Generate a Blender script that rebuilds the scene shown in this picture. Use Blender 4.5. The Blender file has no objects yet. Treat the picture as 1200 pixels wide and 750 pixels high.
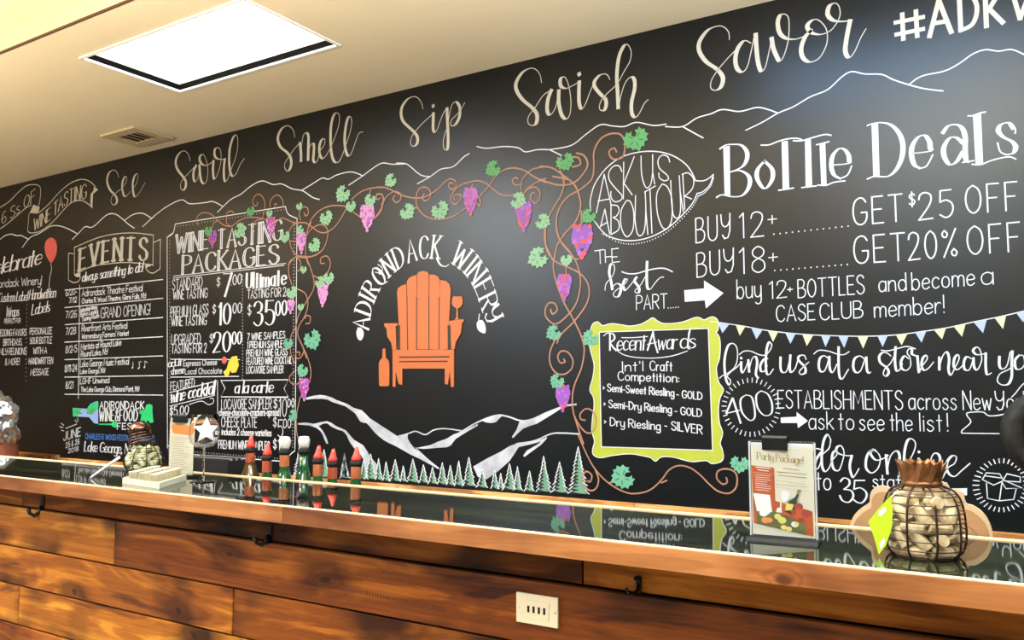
import bpy, bmesh, math, random
from mathutils import Vector, Matrix
from mathutils.geometry import tessellate_polygon
random.seed(7)
SC = bpy.context.scene
COL = SC.collection
PI = math.pi
# ------------------------------------------------------------------ camera
F = 980.0            # focal length in pixels of the 1200x750 frame
CAMH = 1.40          # camera height
VPX, VPY = -964.0, 454.0
_a = VPY - 375.0
_x2 = 600 + (F * F + _a * _a) / (600 - VPX)
_X = -Vector((VPX - 600, -_a, -F)).normalized()
_Y = Vector((_x2 - 600, -_a, -F)).normalized()
_Z = _X.cross(_Y)
ROT = Matrix((_X, _Y, _Z))          # camera space -> world
cam = bpy.data.cameras.new('camera')
cam.sensor_width = 36.0
cam.lens = F / 1200 * 36
cam.clip_start = 0.05
camo = bpy.data.objects.new('camera', cam)
COL.objects.link(camo)
camo.matrix_world = Matrix.Translation((0, 0, CAMH)) @ ROT.to_4x4()
SC.camera = camo
SC.view_settings.view_transform = 'Standard'
SC.view_settings.look = 'None'
SC.view_settings.gamma = 1
SC.view_settings.use_curve_mapping = False
SC.view_settings.exposure = 0.0
# ------------------------------------------------------------------ world
wd = bpy.data.worlds.new('room_world')
SC.world = wd
wd.use_nodes = True
wd.node_tree.nodes['Background'].inputs[0].default_value = (1.0, 0.9, 0.75, 1)
wd.node_tree.nodes['Background'].inputs[1].default_value = 0.25
# light strengths
TROFFER = 7.0
WARM = 36.0
# distances (metres); the chalkboard wall is the plane Y = WALL
WALL = 3.435
CEIL = 3.01
ZG = 1.10            # height of the glossy bar top
YF, YB = 1.515, 1.925  # front and back edge of the glossy bar top
YP = 1.575           # plane of the planks under the bar

def lamp(name, kind, loc, power, col, size=1.0, size_y=None, rot=(0, 0, 0)):
    l = bpy.data.lights.new(name, kind)
    l.energy = power
    l.color = col
    if kind == 'AREA':
        l.shape = 'RECTANGLE'
        l.size = size
        l.size_y = size_y or size
    else:
        l.shadow_soft_size = size
    o = bpy.data.objects.new(name, l)
    o.location = loc
    o.rotation_euler = rot
    COL.objects.link(o)
    return o

# ceiling lamps of the room outside the frame: cool troffers in two rows, warm ones over the customers' side
for lx, ly, lc, lp in ((-4.05, 0.75, (0.78, 0.89, 1.0), 150), (-4.7, -0.9, (0.76, 0.88, 1.0), 190), (-5.3, -2.5, (0.80, 0.90, 1.0), 190), (-0.55, 2.40, (0.22, 0.55, 1.0), 38), (-0.45, 0.9, (0.50, 0.75, 1.0), 66), (-0.45, -0.75, (0.66, 0.84, 1.0), 66), (2.6, 1.4, (0.70, 0.86, 1.0), 40)):
    lamp('ceiling_lamp', 'AREA', (lx, ly, 3.0), lp, lc, 1.2, 0.6)
for lx, ly, lp in ((-7.2, 0.6, 40), (1.8, -2.6, 20)):
    lamp('ceiling_lamp', 'AREA', (lx, ly, 3.0), lp, (1.0, 0.80, 0.55), 1.2, 0.6)
# unseen upward area lights, added to brighten the ceiling
for lx, ly, lp in ((-7.5, 0.8, 95), (-5.0, 0.6, 100), (-2.6, 0.5, 120), (-0.9, 0.4, 130)):
    lamp('ceiling_fill', 'AREA', (lx, ly, 2.25), lp, (1.0, 0.84, 0.60), 1.2, 0.4, (PI, 0, 0))

lamp('ceiling_fill', 'AREA', (0.1, 1.2, 2.3), 300, (0.86, 0.94, 1.0), 1.2, 0.4, (PI, 0, 0))  # added as well: cool fill for the right end of the ceiling

# ------------------------------------------------------------------ projection helpers
def ray(px, py):
    return ROT @ Vector((px - 600, 375 - py, -F))
def on_wall(px, py):
    r = ray(px, py)
    t = WALL / r.y
    return Vector((t * r.x, CAMH + t * r.z))
def at_y(px, py, Y):
    r = ray(px, py)
    t = Y / r.y
    return Vector((t * r.x, Y, CAMH + t * r.z))
def at_z(px, py, Z):
    r = ray(px, py)
    t = (Z - CAMH) / r.z
    return Vector((t * r.x, t * r.y, Z))

# ------------------------------------------------------------------ object helpers
def tag(o, label=None, cat=None, group=None, kind=None):
    if label: o['label'] = label
    if cat: o['category'] = cat
    if group: o['group'] = group
    if kind: o['kind'] = kind
    return o
def empty(name, loc, label, cat, group=None, rz=0.0):
    o = bpy.data.objects.new(name, None)
    o.empty_display_size = 0.05
    COL.objects.link(o)
    o.location = loc
    o.rotation_euler = (0, 0, rz)
    return tag(o, label, cat, group)
def link_mesh(name, me, mats, parent=None):
    for m in (mats if isinstance(mats, (list, tuple)) else [mats]):
        me.materials.append(m)
    o = bpy.data.objects.new(name, me)
    COL.objects.link(o)
    if parent: o.parent = parent
    return o
def bm_obj(name, bm, mats, parent=None, smooth=False, loc=None):
    me = bpy.data.meshes.new(name)
    bmesh.ops.recalc_face_normals(bm, faces=bm.faces)
    if smooth:
        for f in bm.faces: f.smooth = True
    bm.to_mesh(me)
    bm.free()
    o = link_mesh(name, me, mats, parent)
    if loc: o.location = loc
    return o
def box(bm, x0, x1, y0, y1, z0, z1, bevel=0.0, mi=0):
    r = bmesh.ops.create_cube(bm, size=1)
    bmesh.ops.scale(bm, vec=(x1 - x0, y1 - y0, z1 - z0), verts=r['verts'])
    bmesh.ops.translate(bm, vec=((x0 + x1) / 2, (y0 + y1) / 2, (z0 + z1) / 2), verts=r['verts'])
    fs = set(f for v in r['verts'] for f in v.link_faces)
    for f in fs: f.material_index = mi
    if bevel:
        es = list(set(e for v in r['verts'] for e in v.link_edges))
        bmesh.ops.bevel(bm, geom=es, offset=bevel, segments=2, affect='EDGES', profile=0.7)
    return bm
def nb(): return bmesh.new()
def lathe(bm, prof, n=24, c=(0, 0, 0), mi=0, cap=True):
    rings = []
    for r, z in prof:
        if r < 1e-5:
            rings.append([bm.verts.new((c[0], c[1], c[2] + z))])
        else:
            rings.append([bm.verts.new((c[0] + r * math.cos(2 * PI * i / n), c[1] + r * math.sin(2 * PI * i / n), c[2] + z)) for i in range(n)])
    for a, b in zip(rings, rings[1:]):
        for i in range(n):
            j = (i + 1) % n
            if len(a) == 1 and len(b) == 1: continue
            if len(a) == 1: f = bm.faces.new((a[0], b[i], b[j]))
            elif len(b) == 1: f = bm.faces.new((a[i], a[j], b[0]))
            else: f = bm.faces.new((a[i], a[j], b[j], b[i]))
            f.material_index = mi
    if cap:
        for rr in (rings[0], rings[-1]):
            if len(rr) > 2:
                f = bm.faces.new(rr); f.material_index = mi
    return bm
def tube(bm, pts, r, n=8, closed=False, mi=0):
    pts = [Vector(p) for p in pts]
    rings = []
    N = len(pts)
    prev = None
    for i, p in enumerate(pts):
        if closed: t = pts[(i + 1) % N] - pts[i - 1]
        else: t = pts[min(i + 1, N - 1)] - pts[max(i - 1, 0)]
        t.normalize()
        if prev is None:
            u = t.orthogonal().normalized()
        else:
            u = (prev - t * prev.dot(t)).normalized()
        prev = u
        v = t.cross(u)
        rr = r[i] if isinstance(r, (list, tuple)) else r
        rings.append([bm.verts.new(p + (u * math.cos(2 * PI * k / n) + v * math.sin(2 * PI * k / n)) * rr) for k in range(n)])
    m = N if closed else N - 1
    for i in range(m):
        a, b = rings[i], rings[(i + 1) % N]
        # best rotational match when closing
        off = 0
        if closed and i == N - 1:
            off = min(range(n), key=lambda q: (a[0].co - b[q].co).length)
        for k in range(n):
            f = bm.faces.new((a[k], a[(k + 1) % n], b[(k + 1 + off) % n], b[(k + off) % n]))
            f.material_index = mi
    if not closed:
        bm.faces.new(rings[0]).material_index = mi
        bm.faces.new(rings[-1]).material_index = mi
    return bm
def prism(bm, poly, y0, y1, mi=0):
    """poly: list of (x, z); extruded from y0 to y1"""
    tr = tessellate_polygon([[Vector((p[0], p[1], 0)) for p in poly]])
    a = [bm.verts.new((p[0], y0, p[1])) for p in poly]
    b = [bm.verts.new((p[0], y1, p[1])) for p in poly]
    for t in tr:
        for q in (a, b):
            try: bm.faces.new([q[i] for i in t]).material_index = mi
            except ValueError: pass
    n = len(poly)
    for i in range(n):
        bm.faces.new((a[i], a[(i + 1) % n], b[(i + 1) % n], b[i])).material_index = mi
    return bm

# ------------------------------------------------------------------ materials
def mat(name, col, rough=0.5, metal=0.0, emit=None, es=1.0, trans=0.0, ior=1.45, coat=0.0, alpha=1.0, spec=None):
    m = bpy.data.materials.new(name)
    m.use_nodes = True
    b = m.node_tree.nodes['Principled BSDF']
    b.inputs['Base Color'].default_value = (*col, 1)
    b.inputs['Roughness'].default_value = rough
    b.inputs['Metallic'].default_value = metal
    b.inputs['Transmission Weight'].default_value = trans
    b.inputs['IOR'].default_value = ior
    b.inputs['Coat Weight'].default_value = coat
    if spec is not None: b.inputs['Specular IOR Level'].default_value = spec
    if emit:
        b.inputs['Emission Color'].default_value = (*emit, 1)
        b.inputs['Emission Strength'].default_value = es
    return m
def nodes(m): return m.node_tree.nodes, m.node_tree.links, m.node_tree.nodes['Principled BSDF']
def noisy(m, c1, c2, scale=5.0, vec=(1, 1, 1), detail=5, bump=0.0, lo=0.35, hi=0.65, coord='Object', dist=0.0):
    N, L, B = nodes(m)
    tc = N.new('ShaderNodeTexCoord')
    mp = N.new('ShaderNodeMapping')
    mp.inputs['Scale'].default_value = vec
    no = N.new('ShaderNodeTexNoise')
    no.inputs['Scale'].default_value = scale
    no.inputs['Detail'].default_value = detail
    no.inputs['Distortion'].default_value = dist
    cr = N.new('ShaderNodeValToRGB')
    cr.color_ramp.elements[0].position = lo
    cr.color_ramp.elements[1].position = hi
    cr.color_ramp.elements[0].color = (*c1, 1)
    cr.color_ramp.elements[1].color = (*c2, 1)
    L.new(tc.outputs[coord], mp.inputs[0]); L.new(mp.outputs[0], no.inputs['Vector'])
    L.new(no.outputs['Fac'], cr.inputs[0]); L.new(cr.outputs[0], B.inputs['Base Color'])
    if bump:
        bp = N.new('ShaderNodeBump')
        bp.inputs['Strength'].default_value = bump
        bp.inputs['Distance'].default_value = 0.002
        L.new(no.outputs['Fac'], bp.inputs['Height']); L.new(bp.outputs[0], B.inputs['Normal'])
    return m
def wood(name, stops, stretch=(0.9, 6, 9), knots=True, rough=0.42, dark=0.5, ringscale=2.2, spec=0.5):
    """stops: list of (pos, colour). Grain runs along X; every object gets its own piece of grain."""
    m = mat(name, (1, 1, 1), rough, spec=spec)
    N, L, B = nodes(m)
    tc = N.new('ShaderNodeTexCoord'); oi = N.new('ShaderNodeObjectInfo')
    ad = N.new('ShaderNodeVectorMath'); ad.operation = 'MULTIPLY_ADD'
    cx = N.new('ShaderNodeCombineXYZ')
    for k in range(3): L.new(oi.outputs['Random'], cx.inputs[k])
    ad.inputs[1].default_value = (37.0, 11.0, 23.0)
    L.new(cx.outputs[0], ad.inputs[0]); L.new(tc.outputs['Object'], ad.inputs[2])
    mp = N.new('ShaderNodeMapping'); mp.inputs['Scale'].default_value = stretch
    L.new(ad.outputs[0], mp.inputs[0])
    n1 = N.new('ShaderNodeTexNoise'); n1.inputs['Scale'].default_value = ringscale; n1.inputs['Detail'].default_value = 4; n1.inputs['Distortion'].default_value = 1.2
    L.new(mp.outputs[0], n1.inputs['Vector'])
    # fine grain
    mp2 = N.new('ShaderNodeMapping'); mp2.inputs['Scale'].default_value = (3.0, 70, 120)
    L.new(ad.outputs[0], mp2.inputs[0])
    n2 = N.new('ShaderNodeTexNoise'); n2.inputs['Scale'].default_value = 1.2; n2.inputs['Detail'].default_value = 3
    L.new(mp2.outputs[0], n2.inputs['Vector'])
    mx = N.new('ShaderNodeMix'); mx.data_type = 'FLOAT'; mx.inputs[0].default_value = 0.22
    L.new(n1.outputs['Fac'], mx.inputs[2]); L.new(n2.outputs['Fac'], mx.inputs[3])
    # rings
    wv = N.new('ShaderNodeMath'); wv.operation = 'MULTIPLY'; wv.inputs[1].default_value = 34.0
    L.new(n1.outputs['Fac'], wv.inputs[0])
    sn = N.new('ShaderNodeMath'); sn.operation = 'SINE'; L.new(wv.outputs[0], sn.inputs[0])
    s2 = N.new('ShaderNodeMath'); s2.operation = 'MULTIPLY_ADD'; s2.inputs[1].default_value = 0.035; L.new(sn.outputs[0], s2.inputs[0]); L.new(mx.outputs[0], s2.inputs[2])
    # per-piece tone
    rt = N.new('ShaderNodeMath'); rt.operation = 'MULTIPLY_ADD'; rt.inputs[1].default_value = 0.16
    of = N.new('ShaderNodeMath'); of.operation = 'SUBTRACT'; of.inputs[1].default_value = 0.08
    L.new(oi.outputs['Random'], rt.inputs[0]); L.new(s2.outputs[0], rt.inputs[2]); L.new(rt.outputs[0], of.inputs[0])
    cr = N.new('ShaderNodeValToRGB')
    el = cr.color_ramp.elements
    el[0].position, el[0].color = stops[0][0], (*stops[0][1], 1)
    el[1].position, el[1].color = stops[-1][0], (*stops[-1][1], 1)
    for p, c in stops[1:-1]:
        e = el.new(p); e.color = (*c, 1)
    L.new(of.outputs[0], cr.inputs[0])
    out = cr.outputs[0]
    if knots:
        sx = N.new('ShaderNodeSeparateXYZ'); L.new(ad.outputs[0], sx.inputs[0])
        c2_ = N.new('ShaderNodeCombineXYZ'); L.new(sx.outputs[0], c2_.inputs[0]); L.new(sx.outputs[2], c2_.inputs[1])
        mp3 = N.new('ShaderNodeMapping'); mp3.inputs['Scale'].default_value = (2.0, 4.4, 1)
        L.new(c2_.outputs[0], mp3.inputs[0])
        vo = N.new('ShaderNodeTexVoronoi'); vo.voronoi_dimensions = '2D'; vo.inputs['Scale'].default_value = 1.0
        n3 = N.new('ShaderNodeTexNoise'); n3.inputs['Scale'].default_value = 3.0
        L.new(mp3.outputs[0], n3.inputs['Vector'])
        dv = N.new('ShaderNodeVectorMath'); dv.operation = 'MULTIPLY_ADD'; dv.inputs[1].default_value = (0.25, 0.25, 0.25)
        L.new(n3.outputs['Color'], dv.inputs[0]); L.new(mp3.outputs[0], dv.inputs[2]); L.new(dv.outputs[0], vo.inputs['Vector'])
        kr = N.new('ShaderNodeValToRGB'); ke = kr.color_ramp.elements
        ke[0].position, ke[0].color = 0.02, (dark * 0.35, dark * 0.25, dark * 0.2, 1)
        ke[1].position, ke[1].color = 0.26, (1, 1, 1, 1)
        for p_, f_ in ((0.045, 1.3), (0.06, .8), (0.075, 1.15), (0.11, .9)):
            e = ke.new(p_); e.color = (dark * f_, dark * f_ * .85, dark * f_ * .7, 1)
        L.new(vo.outputs['Distance'], kr.inputs[0])
        mm = N.new('ShaderNodeMix'); mm.data_type = 'RGBA'; mm.blend_type = 'MULTIPLY'; mm.inputs[0].default_value = 1.0
        L.new(out, mm.inputs[6]); L.new(kr.outputs[0], mm.inputs[7])
        # stain that soaked in darker in places
        n4 = N.new('ShaderNodeTexNoise'); n4.inputs['Scale'].default_value = 2.3; n4.inputs['Detail'].default_value = 3
        L.new(ad.outputs[0], n4.inputs['Vector'])
        sr = N.new('ShaderNodeValToRGB'); se = sr.color_ramp.elements
        se[0].position, se[0].color = 0.38, (dark * .5, dark * .4, dark * .35, 1)
        se[1].position, se[1].color = 0.52, (1, 1, 1, 1)
        L.new(n4.outputs['Fac'], sr.inputs[0])
        m5 = N.new('ShaderNodeMix'); m5.data_type = 'RGBA'; m5.blend_type = 'MULTIPLY'; m5.inputs[0].default_value = 1.0
        L.new(mm.outputs[2], m5.inputs[6]); L.new(sr.outputs[0], m5.inputs[7])
        out = m5.outputs[2]
    m6 = N.new('ShaderNodeMix'); m6.data_type = 'RGBA'; m6.blend_type = 'MULTIPLY'; m6.inputs[0].default_value = 1.0
    L.new(out, m6.inputs[6]); L.new(oi.outputs['Color'], m6.inputs[7])
    out = m6.outputs[2]
    L.new(out, B.inputs['Base Color'])
    bp = N.new('ShaderNodeBump'); bp.inputs['Strength'].default_value = 0.25; bp.inputs['Distance'].default_value = 0.002
    L.new(s2.outputs[0], bp.inputs['Height']); L.new(bp.outputs[0], B.inputs['Normal'])
    return m

M_board = noisy(mat('chalkboard_paint', (0.02, 0.02, 0.02), 0.34, spec=0.40), (0.0015, 0.0022, 0.0035), (0.0045, 0.0048, 0.0050), 1.4, (1, 1, 1), 6)
M_ceil = noisy(mat('ceiling_paint', (0.7, 0.6, 0.45), 0.8), (0.77, 0.67, 0.47), (0.80, 0.70, 0.50), 0.7)
M_wall = noisy(mat('room_wall_paint', (0.7, 0.6, 0.45), 0.8), (0.16, 0.12, 0.085), (0.24, 0.19, 0.14), 0.8)
M_floor = noisy(mat('floor_tile', (0.2, 0.15, 0.1), 0.5), (0.20, 0.16, 0.12), (0.28, 0.23, 0.17), 3)
M_plank = wood('stained_plank', [(0.24, (0.035, 0.010, 0.003)), (0.38, (0.12, 0.034, 0.005)), (0.50, (0.22, 0.072, 0.008)), (0.64, (0.36, 0.145, 0.018)), (0.80, (0.50, 0.23, 0.030))], stretch=(0.9, 4, 6), ringscale=1.9, rough=0.6, spec=0.22, dark=0.34)
M_trim = wood('oiled_pine', [(0.28, (0.20, 0.066, 0.016)), (0.5, (0.32, 0.125, 0.038)), (0.72, (0.42, 0.185, 0.065))], knots=True, dark=0.85)
M_rail = wood('back_rail_pine', [(0.30, (0.10, 0.035, 0.010)), (0.48, (0.50, 0.22, 0.06)), (0.66, (0.75, 0.42, 0.16))], knots=True, dark=0.75, rough=0.6, spec=.25)
M_lip = mat('lit_wood_lip', (0.66, 0.45, 0.26), 0.45)  # pale tone paints in the grazing ceiling light on the lip wood
M_white = mat('chalk_white', (0.57, 0.58, 0.61), 0.55)
M_cream = mat('chalk_cream', (0.42, 0.39, 0.33), 0.55)
M_grey = mat('chalk_grey', (0.370, 0.370, 0.377), 0.55)
M_snow = noisy(mat('chalk_snow', (0.518, 0.518, 0.555), 0.6), (0.30, 0.31, 0.36), (0.52, 0.53, 0.58), 9, (1, 1, 1), 5)
M_orange = mat('emblem_orange', (0.44, 0.112, 0.024), 0.5)
M_vine = mat('vine_brown', (0.30, 0.145, 0.085), 0.55)
M_leaf = [mat('leaf_green', (0.074, 0.266, 0.089), 0.55), mat('leaf_pale_green', (0.200, 0.385, 0.222), 0.55), mat('leaf_sea_green', (0.104, 0.311, 0.200), 0.55)]
M_leafdk = mat('leaf_vein', (0.015, 0.037, 0.015), 0.6)
M_grape = [mat('grape_purple', (0.207, 0.059, 0.340), 0.5), mat('grape_red', (0.459, 0.052, 0.081), 0.5), mat('grape_violet', (0.311, 0.089, 0.385), 0.5), mat('grape_pink', (0.533, 0.222, 0.429), 0.5)]
M_yellow = mat('frame_yellow', (0.33, 0.36, 0.03), 0.5)
M_flagb = mat('flag_blue', (0.311, 0.370, 0.592), 0.55)
M_flagy = mat('flag_cream', (0.488, 0.488, 0.311), 0.55)
M_balloon = mat('balloon_red', (0.555, 0.089, 0.081), 0.5)
M_tgreen = mat('tree_green', (0.111, 0.252, 0.163), 0.6)
M_logog = mat('logo_green', (0.015, 0.444, 0.126), 0.5)
M_logob = mat('logo_blue', (0.222, 0.333, 0.629), 0.5)
M_blue = mat('chalk_blue', (0.044, 0.148, 0.385), 0.55)
M_cheese = mat('cheese_yellow', (0.629, 0.444, 0.037), 0.5)
M_black = mat('black_paint_line', (0.009, 0.009, 0.009), 0.5)
# ------------------------------------------------------------------ lettering engine
GL = {
'A': (6, "0,0 3,10 6,0;1.1,3.5 4.9,3.5"), 'B': (5.2, "0,10 0,0;~0,10 3,10 4.5,8.6 4.1,6.4 2.6,5.4 0,5.3;~0,5.3 3.2,5.2 5.2,3.8 5.1,1.4 3.3,.1 0,0"),
'C': (5.8, "~5.8,8.2 4.6,9.7 2.8,10 .9,8.6 .1,5 .9,1.4 2.8,0 4.7,.4 5.8,1.8"), 'D': (5.8, "0,10 0,0;~0,10 2.6,9.8 4.9,8 5.8,5 4.9,2 2.6,.2 0,0"),
'E': (4.6, "0,10 0,0;0,10 4.5,10;0,5.2 3.8,5.2;0,0 4.6,0"), 'F': (4.4, "0,10 0,0;0,10 4.4,10;0,5 3.5,5"),
'G': (6, "~5.7,8.3 4.6,9.7 2.8,10 .9,8.6 .1,5 .9,1.4 2.8,0 4.8,.5 5.9,2.2 6,4.4;6,4.5 3.6,4.5"), 'H': (5.4, "0,10 0,0;5.4,10 5.4,0;0,5.1 5.4,5.1"),
'I': (.4, ".2,10 .2,0"), 'J': (4, "~3.8,10 3.9,3 3.2,.6 1.8,0 .5,.6 .1,2.4"), 'K': (5, "0,10 0,0;5,10 0,4.4;1.2,5.6 5.1,0"), 'L': (4.2, "0,10 0,0;0,0 4.2,0"),
'M': (7, "0,0 .5,10 3.5,3 6.5,10 7,0"), 'N': (5.4, "0,0 0,10;0,10 5.4,0;5.4,0 5.4,10"), 'O': (6, "~3,10 .9,8.4 .1,5 .9,1.6 3,0 5.1,1.6 5.9,5 5.1,8.4 3,10"),
'P': (5, "0,10 0,0;~0,10 3,10 4.9,8.8 4.9,6 3,4.8 0,4.7"), 'Q': (6, "~3,10 .9,8.4 .1,5 .9,1.6 3,0 5.1,1.6 5.9,5 5.1,8.4 3,10;3.6,2.4 6,-.4"),
'R': (5.2, "0,10 0,0;~0,10 3,10 4.9,8.8 4.9,6.2 3,5 0,4.9;2.2,4.9 5.3,0"), 'S': (5, "~4.8,8.4 3.8,9.7 2.2,10 .7,9 .4,7.2 1.6,5.8 3.6,4.7 4.9,3.2 4.7,1.2 3.1,0 1.4,.2 .1,1.7"),
'T': (5.6, "0,10 5.6,10;2.8,10 2.8,0"), 'U': (5.4, "~0,10 0,3 .8,.8 2.7,0 4.6,.8 5.4,3 5.4,10"), 'V': (5.8, "0,10 2.9,0;2.9,0 5.8,10"), 'W': (8, "0,10 2,0;2,0 4,8;4,8 6,0;6,0 8,10"),
'X': (5.4, "0,10 5.4,0;5.4,10 0,0"), 'Y': (5.4, "~0,10 .4,6.6 1.8,5 3.8,5.2 5.2,7;5.4,10 5.2,3 4,.4 2,.1 .8,1.6"), 'Z': (5, "0,10 5,10;5,10 0,0;0,0 5,0"),
'a': (4.4, "~4.2,5.2 2.6,6.1 .8,5.2 .1,3 .8,.6 2.3,0 3.8,1 4.4,3;4.4,6 4.4,0"), 'b': (4.6, "0,10 0,0;~0,4 1.4,6 3.6,5.6 4.6,3 3.6,.4 1.6,0 0,1.8"),
'c': (4.2, "~4.2,5 2.6,6.1 .8,5.2 .1,3 .8,.7 2.4,0 4.2,1"), 'd': (4.6, "4.6,10 4.6,0;~4.6,4 3.2,6 1,5.6 .1,3 1,.4 3,0 4.6,1.8"), 'e': (4.4, "~.2,3.1 4.3,3.4 4,5.3 2.4,6.1 .7,5 .1,3 .8,.6 2.5,0 4.4,1.1"),
'f': (3, "~3.4,9.4 2.2,10 1.3,8.6 1.2,6 1.2,0;0,6 2.8,6"), 'g': (4.4, "~4.2,5.2 2.6,6.1 .8,5.2 .1,3 .8,.6 2.3,0 3.8,1 4.4,3;~4.4,6 4.4,-1.5 3.4,-3.2 1.6,-3.4 .4,-2.4"),
'h': (4.2, "0,10 0,0;~0,3.6 1.2,5.6 2.8,6 4,4.8 4.2,0"), 'i': (.4, ".2,6 .2,0;.2,8.1 .2,7.7"), 'j': (2, "~1.8,6 1.8,-2 1,-3.2 0,-3;1.8,8.1 1.8,7.7"), 'k': (4, "0,10 0,0;3.8,6 0,2.4;1.2,3.5 4,0"), 'l': (.4, ".2,10 .2,0"),
'm': (6.8, "0,6 0,0;~0,3.8 1,5.8 2.4,5.9 3.4,4.6 3.4,0;~3.4,3.8 4.4,5.8 5.8,5.9 6.8,4.6 6.8,0"), 'n': (4.2, "0,6 0,0;~0,3.6 1.2,5.6 2.8,6 4,4.8 4.2,0"), 'o': (4.6, "~2.3,6.1 .7,5.2 .1,3 .7,.8 2.3,0 3.9,.8 4.5,3 3.9,5.2 2.3,6.1"),
'p': (4.6, "0,6 0,-3.4;~0,4 1.4,6 3.6,5.6 4.6,3 3.6,.4 1.6,0 0,1.8"), 'q': (4.6, "4.6,6 4.6,-3.4;~4.6,4 3.2,6 1,5.6 .1,3 1,.4 3,0 4.6,1.8"), 'r': (2.8, "0,6 0,0;~0,3.2 .8,5.2 2,6 3,5.6"),
's': (3.6, "~3.4,5 2.4,6 1,5.8 .3,4.6 1.4,3.5 2.8,2.7 3.5,1.4 2.4,.1 1,.1 0,1.1"), 't': (2.8, "1.4,9 1.4,0;0,6 2.8,6"), 'u': (4.2, "~0,6 0,2 .8,.3 2.2,0 3.6,.8 4.2,2.4;4.2,6 4.2,0"), 'v': (4, "0,6 2,0;2,0 4,6"),
'w': (6, "0,6 1.5,0;1.5,0 3,5;3,5 4.5,0;4.5,0 6,6"), 'x': (4, "0,6 4,0;4,6 0,0"), 'y': (4.2, "~0,6 0,2.4 .8,.6 2.2,.2 3.6,1 4.2,2.8;~4.2,6 4.2,-1.5 3.2,-3.2 1.6,-3.4 .4,-2.6"), 'z': (3.6, "0,6 3.6,6;3.6,6 0,0;0,0 3.6,0"),
'0': (5.2, "~2.6,10 .8,8.4 .1,5 .8,1.6 2.6,0 4.4,1.6 5.1,5 4.4,8.4 2.6,10"), '1': (2, "0,8.4 1.6,10;1.6,10 1.6,0"), '2': (5, "~.2,7.6 .8,9.4 2.6,10 4.4,9 4.6,7 3.4,4.4 0,0;0,0 5,.2"), '3': (4.8, "~.3,8.4 1.2,9.7 2.8,10 4.4,8.6 4,6.2 2,5.4;~2,5.4 4.2,4.8 4.9,2.8 4,.7 2.2,0 .2,1.4"),
'4': (5, "3.8,10 0,3.4;0,3.4 5,3.4;3.8,10 3.8,0"), '5': (4.8, "4.4,10 .6,10;.6,10 .4,5.8;~.4,5.8 2.4,6.4 4.4,5.2 4.9,3 4,.8 2.2,0 .2,1.2"), '6': (4.8, "~4.2,9.2 2.4,10 .8,7.6 .1,3.6 1,.8 2.6,0 4.4,1 4.7,3.4 3.4,5.2 1.6,4.8 .3,3"), '7': (4.8, "0,10 4.8,10;4.8,10 1.4,0"),
'8': (4.8, "~2.4,5.4 .7,6.6 .5,8.6 2.4,10 4.3,8.6 4.1,6.6 2.4,5.4 .5,4 .3,1.4 2.4,0 4.5,1.4 4.3,4 2.4,5.4"), '9': (4.8, "~4.5,7 3.2,5 1.2,5.2 .3,7.4 1.2,9.4 2.8,10 4.5,8.6 4.6,5 4,0"),
'+': (4, "2,7 2,3;0,5 4,5"), '-': (3, "0,3.4 3,3.4"), '.': (.5, "0,.3 .5,.3"), ',': (.8, ".6,.6 0,-1.4"), '!': (.6, ".3,10 .3,2.8;.3,.5 .3,.1"), "'": (.6, ".3,10 .3,7.8"), ':': (.5, "0,4.6 .5,4.6;0,1 .5,1"),
'&': (5, "~5,0 1.4,6.4 1.2,9 2.6,10 3.6,8.6 2.8,6.8 .6,4.4 .3,1.6 1.8,0 3.8,.8 5,3.8"), '$': (4.4, "~4.2,7.6 3.2,8.8 1.6,8.8 .4,7.4 1,5.8 3.2,4.6 4.2,3 3.4,1.3 1.6,1 .2,2.2;2.2,10.4 2.2,-.6"),
'%': (6, "6,10 .6,0;~1.2,9.6 .2,8.6 .6,7.4 1.8,7.2 2.4,8.4 1.2,9.6;~5,2.8 4,1.8 4.4,.6 5.6,.4 6.2,1.6 5,2.8"), '/': (3, "3,10 0,0"), '>': (2, "0,5.6 2,4;2,4 0,2.4"), '(': (1.6, "~1.6,10 .2,7 .2,3 1.6,0"), ')': (1.6, "~0,10 1.4,7 1.4,3 0,0"),
}
def parse(s, cr=None):
    out = []
    for part in s.replace('|', ';').split(';'):
        part = part.strip()
        if not part: continue
        cl = part.startswith('o'); part = part.lstrip('o')
        p = [tuple(float(v) for v in q.split(',')) for q in part.split()]
        if cr: p = [(cr[0] + a / cr[2], cr[1] + b / cr[2]) for a, b in p]
        out.append((p, cl))
    return out
def spline(p, closed=False, sub=5):
    n = len(p)
    if n < 3 and not closed: return list(p)
    res = []
    rng = n if closed else n - 1
    for i in range(rng):
        if closed: a, b, c, d = p[i - 1], p[i], p[(i + 1) % n], p[(i + 2) % n]
        else: a, b, c, d = p[max(i - 1, 0)], p[i], p[i + 1], p[min(i + 2, n - 1)]
        for k in range(sub):
            t = k / sub
            t2, t3 = t * t, t * t * t
            res.append(tuple(0.5 * (2 * b[j] + (c[j] - a[j]) * t + (2 * a[j] - 5 * b[j] + 4 * c[j] - d[j]) * t2 + (3 * b[j] - a[j] - 3 * c[j] + d[j]) * t3) for j in (0, 1)))
    if not closed: res.append(tuple(p[-1]))
    return res
def pxm(p):
    """metres per pixel (vertical) on the wall at pixel p"""
    return abs(on_wall(p[0], p[1]).y - on_wall(p[0], p[1] + 1).y)

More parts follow.
